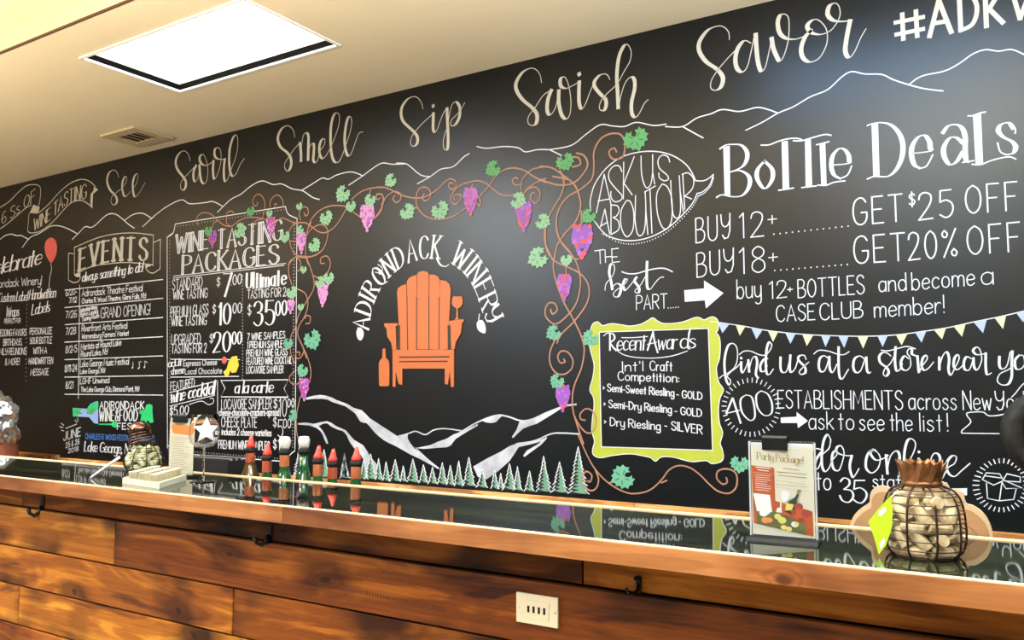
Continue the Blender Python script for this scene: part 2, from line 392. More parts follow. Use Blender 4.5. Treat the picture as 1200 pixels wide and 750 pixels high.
class Art:
    """flat paint on the wall: points are looked up on the wall plane and stay there"""
    def __init__(s, name, m, lay=1, parent=None, label=None, kind=None, thick=False):
        s.name, s.mats, s.lay, s.parent, s.label, s.kind = name, m, lay, parent, label, kind
        s.v, s.f, s.mi = [], [], []
        s.k = 0; s.cur = 0
    def W(s, a, b): return on_wall(a, b)
    def K(s, p): return pxm(p)
    def y(s):
        s.k += 1
        return WALL - 0.0004 * s.lay - 0.0000008 * (s.k % 400)
    def ribbon(s, P, wf, closed=False):
        """P: wall-space points, wf(tx, tz, u)->width"""
        Q = [P[0]]
        for q in P[1:]:
            if abs(q[0] - Q[-1][0]) + abs(q[1] - Q[-1][1]) > 1e-5: Q.append(q)
        P = Q
        if closed and abs(P[0][0] - P[-1][0]) + abs(P[0][1] - P[-1][1]) < 1e-5: P = P[:-1]
        n = len(P)
        if n < 2: return
        y = s.y(); b = len(s.v)
        for i in range(n):
            if closed: a, c = P[i - 1], P[(i + 1) % n]
            else: a, c = P[max(i - 1, 0)], P[min(i + 1, n - 1)]
            tx, tz = c[0] - a[0], c[1] - a[1]
            l = math.hypot(tx, tz) or 1e-9
            tx, tz = tx / l, tz / l
            m = 1.0
            if 0 < i < n - 1 or closed:
                ux, uz = P[i][0] - P[i - 1][0], P[i][1] - P[i - 1][1]
                ul = math.hypot(ux, uz) or 1e-9
                m = min(1.6, 1 / max(0.5, abs((ux * tx + uz * tz) / ul)))
            w = wf(tx, tz, i / max(1, n - 1)) / 2 * m
            ex = 0
            if not closed and i == 0: ex = -w * 0.7
            if not closed and i == n - 1: ex = w * 0.7
            s.v.append((P[i][0] + tx * ex - tz * w, y, P[i][1] + tz * ex + tx * w))
            s.v.append((P[i][0] + tx * ex + tz * w, y, P[i][1] + tz * ex - tx * w))
        for i in range(n if closed else n - 1):
            j = (i + 1) % n
            s.f.append((b + 2 * i, b + 2 * i + 1, b + 2 * j + 1, b + 2 * j)); s.mi.append(s.cur)
    def kx(s, p):
        return min(2.2, max(1.0, abs(s.W(p[0] + 1, p[1]).x - s.W(p[0], p[1]).x) / s.K(p))) ** .85
    def wfun(s, style, w, sc, kx=1.0):
        if isinstance(w, tuple): thin, thick = w[0] * sc, w[1] * sc
        else: thin = thick = w * sc
        if thin >= 1.2 * sc: thin *= .85; thick *= .92
        thick *= kx if style in ('bold', 'brush') else 1.0
        if style == 'brush':
            def fn(tx, tz, u):
                d = max(0.0, -tz); d = d * d * (3 - 2 * d)
                return thin + (thick - thin) * d
        elif style == 'bold':
            def fn(tx, tz, u):
                return thin + (thick - thin) * abs(tz) ** 2.2
        elif style == 'taper':
            def fn(tx, tz, u): return thin + (thick - thin) * math.sin(PI * min(1, max(0, u)))
        else:
            def fn(tx, tz, u): return thin
        return fn
    def stroke(s, d, w=1.5, fr=None, style='', smooth=True, sub=5):
        for p, cl in parse(d, fr):
            q = spline(p, cl, sub) if smooth else list(p)
            sc = s.K(p[len(p) // 2])
            s.ribbon([tuple(s.W(*a)) for a in q], s.wfun(style, w, sc, s.kx(p[len(p) // 2])), cl)
        return s
    def fill(s, d, fr=None, smooth=False, sub=4):
        for p, cl in parse(d, fr):
            q = spline(p, True, sub) if smooth else p
            W = [s.W(*a) for a in q]
            s.wfill([(a.x, a.y) for a in W])
        return s
    def wfill(s, W):
        y = s.y(); b = len(s.v)
        s.v += [(a[0], y, a[1]) for a in W]
        for t in tessellate_polygon([[Vector((a[0], a[1], 0)) for a in W]]):
            s.f.append(tuple(b + i for i in t)); s.mi.append(s.cur)
    def circle(s, c, r, n=12, ry=None):
        C = s.W(*c); k = s.K(c)
        s.wfill([(C.x + r * k * math.cos(2 * PI * i / n), C.y + (ry or r) * k * math.sin(2 * PI * i / n)) for i in range(n)])
        return s
    def dots(s, p0, p1, n, r=0.8):
        for i in range(n):
            t = i / (n - 1)
            s.circle((p0[0] + (p1[0] - p0[0]) * t, p0[1] + (p1[1] - p0[1]) * t), r, 6)
        return s
    def text(s, t, p0, p1, h, w=1.2, style='', gap=1.7, h1=None, slant=0.0, serif=0.0, space=3.2, jit=0.0):
        """baseline from pixel p0 to pixel p1, capital height h pixels at p0"""
        return s.path_text(t, [p0, p1], h, w, style, gap, h1, slant, serif, space, 0.0, jit)
    def path_text(s, t, path, h, w=1.2, style='', gap=1.7, h1=None, slant=0.0, serif=0.0, space=3.2, rot=1.0, jit=0.0):
        W = [s.W(*p) for p in (spline(path, False, 6) if len(path) > 2 else path)]
        L = [0.0]
        for a, b in zip(W, W[1:]): L.append(L[-1] + (b - a).length)
        tot = sum((GL[c][0] + gap) if c != ' ' else space for c in t) - gap
        H0 = h * s.K(path[0]); H1 = (h1 or h) * s.K(path[0] if h1 is None else path[-1])
        x = 0.0; kxp = s.kx(path[len(path) // 2]) if h > 13 else 1.0
        def at(d):
            d = min(max(d, 0.0), L[-1])
            for i in range(len(L) - 1):
                if d <= L[i + 1] or i == len(L) - 2:
                    u = (d - L[i]) / max(1e-9, L[i + 1] - L[i])
                    return W[i].lerp(W[i + 1], u), (W[i + 1] - W[i]).normalized()
        kx = L[-1] / tot
        for c in t:
            if c == ' ': x += space; continue
            gw, gd = GL[c]
            cx = (x + gw / 2) * kx
            u = cx / L[-1]
            O, T = at(cx)
            H = (H0 + (H1 - H0) * u) / 10
            wsc = H * 10 / h if h1 is None else H * 10 / (h + (h1 - h) * u)
            if rot:
                # baseline direction averaged over the glyph
                a, _ = at(cx - gw * kx / 2); b, _ = at(cx + gw * kx / 2)
                T = (b - a).normalized() if (b - a).length > 1e-6 else T
                O = (a + b) / 2
                U = Vector((-T.y, T.x))
            else:
                U = Vector((0, 1))
            jj = random.uniform(-jit, jit)
            for st in gd.split(';'):
                sm = st.startswith('~')
                p = [tuple(float(v) for v in q.split(',')) for q in st.lstrip('~').split()]
                q = spline(p, False, 4) if sm else p
                Q = []
                for a, b in q:
                    r = O + T * ((a - gw / 2) * kx + slant * b * H) + U * ((b + jj) * H)
                    Q.append((r.x, r.y))
                if not sm and len(Q) == 2:
                    Q = [Q[0], ((Q[0][0] + Q[1][0]) / 2, (Q[0][1] + Q[1][1]) / 2), Q[1]]
                fn = s.wfun(style, w, wsc, 1 + (kxp - 1) * .7)
                if rot and style:
                    f0 = fn
                    fn = lambda tx, tz, uu, f0=f0, T=T, U=U: f0(tx * T.x + tz * T.y, tx * U.x + tz * U.y, uu)
                s.ribbon(Q, fn)
                if serif and not sm:
                    for e, o in ((0, -1), (-1, 0)):
                        a, b = p[e], p[o]
                        if abs(a[1] - b[1]) > 2 and (a[1] < .5 or a[1] > 9.5):
                            r = O + T * ((a[0] - gw / 2) * kx) + U * ((a[1] + jj) * H)
                            sw = serif * H
                            s.ribbon([tuple(r - T * sw), tuple(r), tuple(r + T * sw)], lambda tx, tz, uu: (w[0] if isinstance(w, tuple) else w) * wsc)
            x += gw + gap
        return s
    def done(s):
        me = bpy.data.meshes.new(s.name)
        me.from_pydata(s.v, [], s.f)
        for p, i in zip(me.polygons, s.mi): p.material_index = i
        # make every face look into the room (-Y)
        bm = bmesh.new(); bm.from_mesh(me)
        for f in bm.faces:
            if f.normal.y > 0: f.normal_flip()
        bm.to_mesh(me); bm.free()
        o = link_mesh(s.name, me, s.mats, s.parent)
        if s.label: o['label'] = s.label
        if s.kind: o['kind'] = s.kind
        return o


class Print(Art):
    """flat print in its own plane: x right, y down, in units of `u` metres; lies at y = -0.0002 * lay"""
    u = 0.001
    def W(s, a, b): return Vector((a * s.u, -b * s.u))
    def K(s, p): return s.u
    def y(s):
        s.k += 1
        return -0.0002 * s.lay - 0.0000004 * (s.k % 200)

# ------------------------------------------------------------------ room shell
X0, X1, Y0 = -9.5, 4.5, -4.5
def struct(name, bm, m, parent=None, label=None):
    o = bm_obj(name, bm, m, parent)
    if not parent: o['kind'] = 'structure'
    if label: o['label'] = label
    return o
wall = struct('wall_back', box(nb(), X0, X1, WALL, WALL + 0.12, 0, CEIL + 0.3), M_board)
struct('wall_left', box(nb(), X0 - 0.12, X0, Y0, WALL, 0, CEIL + 0.3), M_wall)
struct('wall_right', box(nb(), X1, X1 + 0.12, Y0, WALL, 0, CEIL + 0.3), M_wall)
struct('wall_front', box(nb(), X0, X1, Y0 - 0.12, Y0, 0, CEIL + 0.3), M_wall)
struct('floor', box(nb(), X0, X1, Y0, WALL, -0.1, 0), M_floor)
YS = 2.01   # step in the ceiling
def cut_slab(bm, x0, x1, y0, y1, z0, z1, hx0, hx1, hy0, hy1):
    box(bm, x0, hx0, y0, y1, z0, z1); box(bm, hx1, x1, y0, y1, z0, z1)
    box(bm, hx0, hx1, y0, hy0, z0, z1); box(bm, hx0, hx1, hy1, y1, z0, z1)
TX0, TX1, TY0, TY1 = -3.90, -2.73, 2.25, 2.80
bm = nb(); cut_slab(bm, X0, X1, YS, WALL, CEIL, CEIL + 0.12, TX0, TX1, TY0, TY1)
ceil = struct('ceiling', bm, M_ceil)
struct('ceiling', box(nb(), X0, X1, Y0, YS, CEIL + 0.062, CEIL + 0.18), M_ceil)
M_step = mat('step_trim', (0.62, 0.50, 0.33), 0.7)
struct('trim_1', box(nb(), X0, X1, YS - 0.006, YS, CEIL + 0.008, CEIL + 0.062), M_step)
struct('trim_2', box(nb(), X0, X1, YS - 0.007, YS, CEIL - 0.004, CEIL + 0.007), mat('dark_gap', (0.07, 0.03, 0.015), 0.7))

# ceiling lights: recessed troffers with parabolic louvres
M_lens = mat('lamp_white', (1, 1, 1), 0.5, emit=(0.93, 0.97, 1.0), es=TROFFER)
M_louv = mat('louvre_white', (0.86, 0.88, 0.93), 0.25)
M_rim = mat('dark_rim', (0.003, 0.003, 0.003), 0.9, spec=0.05)
M_frame = mat('white_enamel', (0.9, 0.9, 0.88), 0.4)
def troffer(x0, x1, y0, y1, z, label, nx=6, ny=3):
    t = empty('ceiling_light', ((x0 + x1) / 2, (y0 + y1) / 2, z), label, 'light', 'recessed ceiling lights')
    cx, cy = (x0 + x1) / 2, (y0 + y1) / 2
    def part(name, bm, m):
        o = bm_obj(name, bm, m, t); o.location = (-cx, -cy, -z); return o
    b = nb(); e = 0.012
    box(b, x0 - e, x1 + e, y0 - e, y0 + 0.004, z - 0.006, z + 0.004); box(b, x0 - e, x1 + e, y1 - 0.004, y1 + e, z - 0.006, z + 0.004)
    box(b, x0 - e, x0 + 0.004, y0, y1, z - 0.006, z + 0.004); box(b, x1 - 0.004, x1 + e, y0, y1, z - 0.006, z + 0.004)
    part('frame', b, M_frame)
    b = nb(); d = 0.035
    box(b, x0, x1, y0, y0 + 0.004, z + 0.004, z + d); box(b, x0, x1, y1 - 0.008, y1 - 0.004, z + 0.004, z + d)
    box(b, x0, x0 + 0.004, y0, y1, z + 0.004, z + d); box(b, x1 - 0.004, x1, y0, y1, z + 0.004, z + d)
    part('inner_rim', b, M_rim)
    b = nb(); box(b, x0, x1, y0, y1, z + 0.098, z + 0.10)
    part('lamp_panel', b, M_lens)
    for i in range(1, nx):
        x = x0 + (x1 - x0) * i / nx
        b = nb(); prism(b, [(x - 0.012, z + 0.092), (x + 0.012, z + 0.092), (x + 0.002, z + d), (x - 0.002, z + d)], y0 + 0.006, y1 - 0.01)
        part('louvre_blade', b, M_louv)
    for j in range(1, ny):
        y = y0 + (y1 - y0) * j / ny
        b = nb(); box(b, x0 + 0.006, x1 - 0.006, y - 0.003, y + 0.003, z + d + 0.001, z + 0.091)
        part('louvre_blade', b, M_louv)
    return t
tl = troffer(TX0, TX1, TY0, TY1, CEIL, 'rectangular white recessed ceiling light with louvre grid, above the words Swirl and Smell')

# air vent
M_vent = mat('vent_beige', (0.55, 0.44, 0.28), 0.5)
M_ventd = mat('vent_dark', (0.10, 0.06, 0.03), 0.7)
va = at_z(120, 158, CEIL); vb = at_z(193, 160, CEIL)
vx0, vx1, vy0, vy1 = -5.02, -4.66, 3.03, 3.31
vt = empty('ceiling_vent', ((vx0 + vx1) / 2, (vy0 + vy1) / 2, CEIL), 'small beige square air vent with slats on the ceiling near the wall', 'vent')
def vpart(name, bm, m):
    o = bm_obj(name, bm, m, vt); o.location = (-(vx0 + vx1) / 2, -(vy0 + vy1) / 2, -CEIL); return o
b = nb()
for a in ((vx0, vx1, vy0, vy0 + .07), (vx0, vx1, vy1 - .07, vy1), (vx0, vx0 + .07, vy0 + .07, vy1 - .07), (vx1 - .07, vx1, vy0 + .07, vy1 - .07)):
    box(b, *a, CEIL - 0.014, CEIL - 0.0005, 0.003)
vpart('frame', b, M_vent)
b = nb(); box(b, vx0 + .07, vx1 - .07, vy0 + .07, vy1 - .07, CEIL - 0.003, CEIL - 0.001); vpart('backing', b, M_ventd)
for i in range(4):
    x = vx0 + 0.10 + i * (vx1 - vx0 - .2) / 3
    b = nb(); prism(b, [(x - .016, CEIL - .004), (x + .012, CEIL - .017), (x + .015, CEIL - .015), (x - .012, CEIL - .0035)], vy0 + .07, vy1 - .07)
    vpart('slat', b, M_vent)
# wooden rail on the wall under the board
RZ1 = 0.896
M_edge = mat('pale_edge', (0.62, 0.45, 0.28), 0.5)
rx = [X0, -6.02, -4.35, -2.85, -1.52, -0.3, X1]
for i in range(len(rx) - 1):
    if i == 0:
        b = box(nb(), rx[i], rx[i + 1] - .002, WALL - 0.12, WALL, 0.60, 0.915, 0.003)
    else:
        b = box(nb(), rx[i], rx[i + 1] - .002, WALL - 0.022, WALL, 0.60, RZ1, 0.002)
    o = bm_obj('rail_board', b, M_rail, wall)
# back counter below the rail
bc = empty('back_counter', (-2.5, WALL - 0.3, 0), 'low dark back counter along the chalkboard wall behind the bar', 'counter')
def rel(o, par):
    o.location = -Vector(par.location); return o
M_dark = mat('dark_laminate', (0.03, 0.025, 0.02), 0.5)
rel(bm_obj('cabinet', box(nb(), X0 + .1, X1 - .1, WALL - 0.45, WALL - 0.03, 0, 0.56), M_dark, bc), bc)
rel(bm_obj('countertop', box(nb(), X0 + .1, X1 - .1, WALL - 0.48, WALL - 0.026, 0.56, 0.597, 0.003), M_dark, bc), bc)

# ------------------------------------------------------------------ the bar
BX0, BX1 = -7.5, 2.5
bar = empty('bar_counter', (-2.0, 1.72, 0), 'long bar clad in stained wooden planks with a glossy dark top', 'bar')
M_gloss = mat('glossy_dark_top', (0.02, 0.03, 0.015), 0.03, coat=0.0, spec=0.5)
N, L, B = nodes(M_gloss)
tc = N.new('ShaderNodeTexCoord'); mp = N.new('ShaderNodeMapping'); mp.inputs['Scale'].default_value = (0.8, 9, 1)
no = N.new('ShaderNodeTexNoise'); no.inputs['Scale'].default_value = 3; no.inputs['Detail'].default_value = 7
cr = N.new('ShaderNodeValToRGB'); cr.color_ramp.elements[0].color = (0.002, 0.003, 0.002, 1); cr.color_ramp.elements[1].color = (0.024, 0.030, 0.012, 1)
cr.color_ramp.elements[0].position = 0.42; cr.color_ramp.elements[1].position = 0.75
L.new(tc.outputs['Object'], mp.inputs[0]); L.new(mp.outputs[0], no.inputs['Vector']); L.new(no.outputs['Fac'], cr.inputs[0]); L.new(cr.outputs[0], B.inputs['Base Color'])
rel(bm_obj('glossy_top', box(nb(), BX0, BX1, YF + .001, YB - .001, ZG - 0.012, ZG), M_gloss, bar), bar)['label'] = 'glossy dark top that mirrors the chalkboard'
rel(bm_obj('subtop', box(nb(), BX0, BX1, YF, YB, ZG - 0.03, ZG - 0.0125), M_dark, bar), bar)
# front fascia in two long boards, back lip
for x0, x1 in ((BX0, -1.62), (-1.618, BX1)):
    rel(bm_obj('front_edge_board', box(nb(), x0, x1, YF - 0.019, YF, ZG - 0.040, ZG + 0.0015, 0.0015), M_trim, bar), bar)
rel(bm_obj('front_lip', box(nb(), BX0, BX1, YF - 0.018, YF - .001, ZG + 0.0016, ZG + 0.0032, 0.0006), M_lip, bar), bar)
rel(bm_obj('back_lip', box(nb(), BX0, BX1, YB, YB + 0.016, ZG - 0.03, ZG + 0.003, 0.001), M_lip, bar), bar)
def zrow(below): return CAMH - below
rows = [zrow(0.3300), zrow(0.4115), zrow(0.547), zrow(0.674), zrow(0.805), zrow(0.94), zrow(1.07), zrow(1.20), 0.06]
def jx(px, py): return at_y(px, py, YP).x
joints = [
    [jx(23, 585), jx(680, 668)],
    [jx(135, 636)],
    [jx(273, 710)],
    [jx(22, 700), jx(700, 900)],
    [jx(-200, 800), jx(420, 950)],
    [-1.9, -0.6], [-2.6, -1.1], [-1.4, 0.2]]
rngp = random.Random(4)
# how strongly each board took the stain
tones = {(0, 0): (.85, .75, .7), (0, 1): (.72, .60, .55), (0, 2): (1.15, 1.05, .9), (1, 0): (1.05, .98, .9), (1, 1): (.98, .82, .65), (2, 0): (1.08, 1.0, .8), (2, 1): (.92, .76, .55), (3, 0): (1.3, 1.3, 1.05), (3, 1): (1.3, 1.28, 1.0), (3, 2): (1.2, 1.0, .8), (4, 0): (.9, .75, .6), (4, 1): (.95, .75, .6)}
for r in range(8):
    xs = [BX0] + joints[r] + [BX1]
    for i in range(len(xs) - 1):
        dy = rngp.uniform(-0.002, 0.002) + (0.012 if r == 0 else 0)
        b = box(nb(), xs[i] + .0018, xs[i + 1] - .0018, YP + dy, YP + 0.02 + dy, rows[r + 1] + .0027, rows[r] - .0027, 0.0015)
        o = rel(bm_obj('plank', b, M_plank, bar), bar)
        tn = tones.get((r, i), (.95, .8, .7)); o.color = (*tn, 1)
rel(bm_obj('bar_frame', box(nb(), BX0, BX1, YP + 0.034, YP + 0.07, 0.0, ZG - .032), M_black, bar), bar)
sh = empty('service_shelf', (-2.0, YB + .15, 0), 'dark service shelf behind the bar carrying the bottles', 'shelf')
rel(bm_obj('shelf_board', box(nb(), BX0, BX1, YB + .022, YB + .26, 0.845, 0.87), M_dark, sh), sh)
rel(bm_obj('shelf_back', box(nb(), BX0, BX1, YB + .235, YB + .26, 0.0, 0.845), M_dark, sh), sh)
# ------------------------------------------------------------------ the chalk art on the wall
def art(name, m, lay=2, parent=wall, label=None): return Art(name, m, lay, parent, label)
# big brush words
def word(frames, label, m=M_cream, w=(0.9, 3.6)):
    a = art('lettering', m, 3, wall, label)
    for fr, d in frames: a.stroke(d, w, fr, 'brush')
    return a.done()
word([((0, 190, 6.667), "928,120 915,80 885,62 850,90 838,150 860,215 905,265 915,310 890,335 868,310 880,265 940,215|940,220 985,160 990,115 970,125 955,180 965,250 985,268 1020,230|1030,220 1070,160 1078,95 1055,105 1038,170 1045,250 1060,270 1090,240 1135,160")], 'hand-lettered word See', w=(0.7, 2.2))
word([((190, 150, 9.373), "308,360 295,300 265,262 235,252 195,275 160,330 152,400 180,470 235,540 262,590 258,650 230,685 205,655 210,600 240,550 290,500 345,440 375,415|375,415 350,470 345,540 360,588 385,570 405,500 412,410|412,410 418,500 430,575 460,612 490,580 505,480 490,370 455,292 420,310 415,360 445,400 490,410 530,390 565,365|565,365 560,450 565,530 578,560 605,520 635,430 650,330 640,240 610,215 580,240 578,300 605,335 650,345 690,345|690,345 680,440 682,550 700,588 730,540 765,440 800,350 830,230 830,110 808,78 775,120 745,230 738,350 745,450 760,510 785,530 820,490 860,400 905,335")], 'hand-lettered word Swirl', w=(0.8, 2.6))
word([((315, 120, 8.333), "255,340 245,285 220,245 180,228 130,255 95,320 92,380 120,440 180,490 215,545 220,610 200,660 175,668 155,630 165,580 200,530 250,455 305,398|305,398 315,480 316,570|316,500 325,400 340,320 368,298 388,330 388,430 385,560|385,540 400,440 425,402 442,420 440,500 435,560 455,588 480,560 500,480 540,420 550,370 535,355 510,380 495,440 500,510 525,548 560,520 605,440 650,330 685,220 690,130 660,102 630,140 608,240 605,350 610,470 630,560 665,588 705,550 760,400 795,290 812,190 795,138 770,165 748,270 742,380 755,480 782,524 815,480 850,380 880,305 920,288")], 'hand-lettered word Smell', w=(0.9, 2.9))
word([((460, 100, 9.375), "335,260 320,195 280,140 235,125 170,150 110,230 95,310 115,390 170,450 235,510 275,570 270,640 225,672 198,630 215,560 260,495 350,400 450,310|450,310 448,400 448,480 465,515 490,490 530,380 570,290 600,255|600,255 605,400 612,560 610,670 595,710 565,690 558,620 575,540 600,470|612,400 630,300 655,215 695,182 730,215 742,270 735,350 700,420 660,448 640,430 650,380 700,330 750,270 795,190|447,222 450,232")], 'hand-lettered word Sip', w=(0.9, 3.2))
word([((595, 40, 6.25), "248,355 238,300 210,262 170,250 110,280 65,350 65,410 110,480 180,540 215,590 210,650 180,670 150,650 155,600 200,540 260,450 320,412|320,412 295,480 290,560 312,592 345,550 365,480 375,415|375,415 375,500 395,590 430,622 458,580 463,480 445,370 418,315 388,330 390,380 430,398 480,375 525,350|525,350 522,430 525,510 545,548 575,500 605,420 640,345|523,290 526,298|748,332 735,305 710,292 670,305 635,350 640,390 680,440 718,480 720,530 700,562 672,545 680,500 710,455 800,370|810,355 850,280 895,200 905,130 880,78 850,90 815,170 800,300 805,420 810,540|815,530 830,450 860,360 900,315 928,335 930,400 908,500 910,580 935,610 965,580 1000,510 1030,480")], 'hand-lettered word Swish', w=(1.0, 4.2))
word([((805, 0, 5.333), "265,248 262,205 235,172 195,163 130,190 80,260 78,320 120,385 190,435 225,485 215,540 180,565 150,550 155,500 200,430 260,360 310,310|400,270 360,255 320,300 303,370 315,430 350,450 380,410 400,330 420,235|430,215 435,300 445,390 465,445 490,420 510,340 530,245|530,240 540,300 560,350 582,382 610,340 635,240 638,130 620,92 585,95 568,140 580,205 620,240 680,245 740,225|780,190 740,230 715,300 725,360 770,388 830,360 875,270 870,180 820,125 780,130 752,165 780,205 840,215 900,190 940,140|940,140 958,90 950,40 925,20 890,40 880,90 910,125 960,135 1020,130|1020,130 1000,230 990,320 1015,360 1050,320 1085,240 1120,180")], 'hand-lettered word Savor', w=(1.1, 5.0))
a = art('lettering', M_cream, 3, wall, 'bold chalk letters starting #ADKW')
fr = (1040, 0, 7.5)
a.stroke("130,122 140,347|250,96 262,322|68,200 316,150|75,305 316,255", 5.6, fr, '', False)
a.stroke("448,15 370,322|455,15 562,285|415,205 505,190", 6.0, fr, '', False)
a.stroke("630,-60 645,270", 6.0, fr, '', False).stroke("628,-75 720,-50 780,30 782,130 740,220 645,268", 5.6, fr)
a.stroke("858,-60 870,235|985,-70 885,95|895,80 1015,200", 6.0, fr, '', False)
a.stroke("1105,-40 1165,165|1165,165 1225,0|1225,0 1290,140|1290,140 1340,-80", 5.6, fr, '', False)
a.done()
# mountain ridge line along the top
a = art('mountain_line', M_white, 2, wall, 'thin white chalk line of a mountain range')
W1 = 1.3
a.stroke("0,605 40,575 90,562 130,575 165,573 225,605|175,667 235,590 300,560 350,530 400,500 460,498 530,520 605,560|565,605 620,550 665,505 715,510 760,480 800,440 840,410 880,402 920,415 970,455 1010,490 1050,515|970,458 1040,410 1115,400 1185,440|1115,505 1185,440 1200,430", W1, (0, 190, 6.667))
a.stroke("0,535 60,490 130,457 170,475 240,470 280,465 325,488|300,515 340,475 370,450 410,430 460,390 510,368 560,385 600,382 650,405 700,415 745,445 778,455|695,412 740,385 790,355 820,360 860,340 920,326 960,335 980,345|915,388 980,345 1020,315 1070,285 1120,290 1180,288", W1, (180, 120, 4))
a.stroke("148,67 210,70 250,95 290,130 330,155 385,162|295,212 385,162 460,110 530,98 570,75 620,25 660,0", W1, (440, 180, 6))
a.stroke("420,465 460,472 530,465 590,470 620,487 670,478 720,478|720,478 770,502|720,478 810,460 870,415 930,375 980,380 1030,382 1080,365 1150,378 1202,372", W1 * 1.1, (440, 40, 3.529))
a.stroke("-60,445 0,445 50,415 100,400 140,385 200,392 260,378 300,385 335,398|0,445 30,462 72,485|222,458 280,430 335,398 390,375 450,340 510,315 560,270 595,252 640,260 700,262 740,280 795,298 850,312 915,320|795,298 840,268 920,250 970,225 1020,190 1065,175 1110,180 1160,175 1230,200 1330,190", W1 * 1.25, (800, 0, 3))
a.done()
# ribbon: the 6 Ss of wine tasting
a = art('ribbon_banner', M_cream, 2, wall, 'chalk ribbon reading the 6 Ss of wine tasting'); fr = (0, 190, 6.667)
a.stroke("-60,400 0,355 70,310 140,240 200,190 250,175 300,182 318,215 312,300 300,345|-60,570 0,522 60,480 130,420 200,360 245,335|228,400 222,470 222,545 280,550 340,525 420,460 500,370 570,310 640,300 700,335 722,358|305,395 380,330 470,230 560,160 640,135 700,150 745,190", 1.1, fr)
a.fill("232,398 262,332 312,352 298,402", fr).fill("735,190 768,215 728,250 722,362 706,330 710,250 730,225", fr)
a.path_text("WINE TASTING", [(39.5, 270.5), (58, 258), (72, 244.5), (83, 237.5), (101, 232.5)], 13.5, (0.7, 1.3), 'bold', rot=0.0, gap=1.4, h1=17)
a.path_text("THE 6 Ss OF", [(-22, 276), (0, 264), (13, 256), (25, 247), (41, 235)], 13, (0.7, 1.3), 'bold', rot=0.0, gap=1.4)
a.done()
# celebrate column
a = art('lettering', M_white, 2, wall, 'chalk column about celebrating with custom labels')
a.text("Celebrate", (-16, 324), (48, 309), 17, (0.9, 2.3), 'brush', gap=.6, slant=.25)
a.text("Adirondack Winery!", (-14, 338), (49, 333), 9, 0.95, gap=1.0)
a.text("Custom Label", (-2, 354), (32, 352), 10, (0.7, 1.7), 'brush', gap=.6, slant=.2)
a.text("Handwritten", (34, 351), (65, 348), 11, (0.7, 1.7), 'brush', gap=.6, slant=.2)
a.text("Wraps", (7, 371), (22, 370), 11, (0.7, 1.7), 'brush', gap=.6, slant=.2)
a.text("PERFECT FOR", (5, 379), (24, 378), 5, 0.7)
a.text("Labels", (37, 369), (58, 365), 12, (0.7, 1.7), 'brush', gap=.6, slant=.2)
for t, x0, x1, y in (("WEDDING FAVORS", -3, 31, 394), ("BIRTHDAYS,", 4, 26, 405), ("FAMILY REUNIONS", -6, 31, 416), ("& MORE!", 6, 23, 428), ("PERSONALIZE", 35, 61, 392), ("YOUR BOTTLE", 35, 61, 403), ("WITH A", 39, 55, 415), ("HANDWRITTEN", 34, 62, 427), ("MESSAGE", 36, 57, 440)):
    a.text(t, (x0, y), (x1, y - 0.8), 7.4, 0.8, gap=1.3)
a.dots((31.5, 357), (30.5, 446), 19, .6).dots((0, 357), (0, 384), 6, .5)
a.stroke("59.7,309 60.5,316 58.5,325 57.5,337", 0.9).done()
a = art('balloon_drawing', M_balloon, 3, wall, 'red chalk balloon'); a.fill("60,278.5 65,281.5 67,290 65.5,300 61,307.5 59,307.5 54.5,300 52.5,290 54.5,282", smooth=True); a.done()
# events banner and table
a = art('events_banner', M_cream, 2, wall, 'chalk scroll reading EVENTS'); fr = (70, 265, 6.815)
a.stroke("118,170 300,95 450,62 600,55 750,72|118,390 250,325 400,300 550,290 745,310|118,222 70,215|70,215 70,430|70,430 110,450 150,440 165,400 120,392|752,130 805,105|805,105 802,340|802,340 745,375 700,355 685,318", 1.25, fr)
a.stroke("118,170 118,390|748,75 745,315", 1.25, fr, '', False)
a.fill("122,385 168,372 160,408 130,405", fr).fill("745,306 686,306 690,335 722,318", fr)
a.path_text("EVENTS", [(93, 316.5), (110, 310.5), (125, 307), (140, 304.7), (155, 304.5), (172, 305)], 24, (1.9, 4.4), 'bold', rot=0.0, gap=3.2, h1=26, serif=1.7)
a.done()
a = art('lettering', M_white, 2, wall, 'chalk table of event dates')
a.text("always something to do!", (96, 330), (167, 318), 10, (0.8, 1.9), 'brush', gap=.5, slant=.2)
for y0, y1 in ((340, 327.5), (360.5, 349.5), (380.5, 372), (401, 394.5), (421.5, 417), (442, 440), (462, 463)):
    a.stroke(f"76,{y0} 191,{y1}", 1.05, smooth=False)
a.stroke("93.5,334 92,467", 1.1, smooth=False)
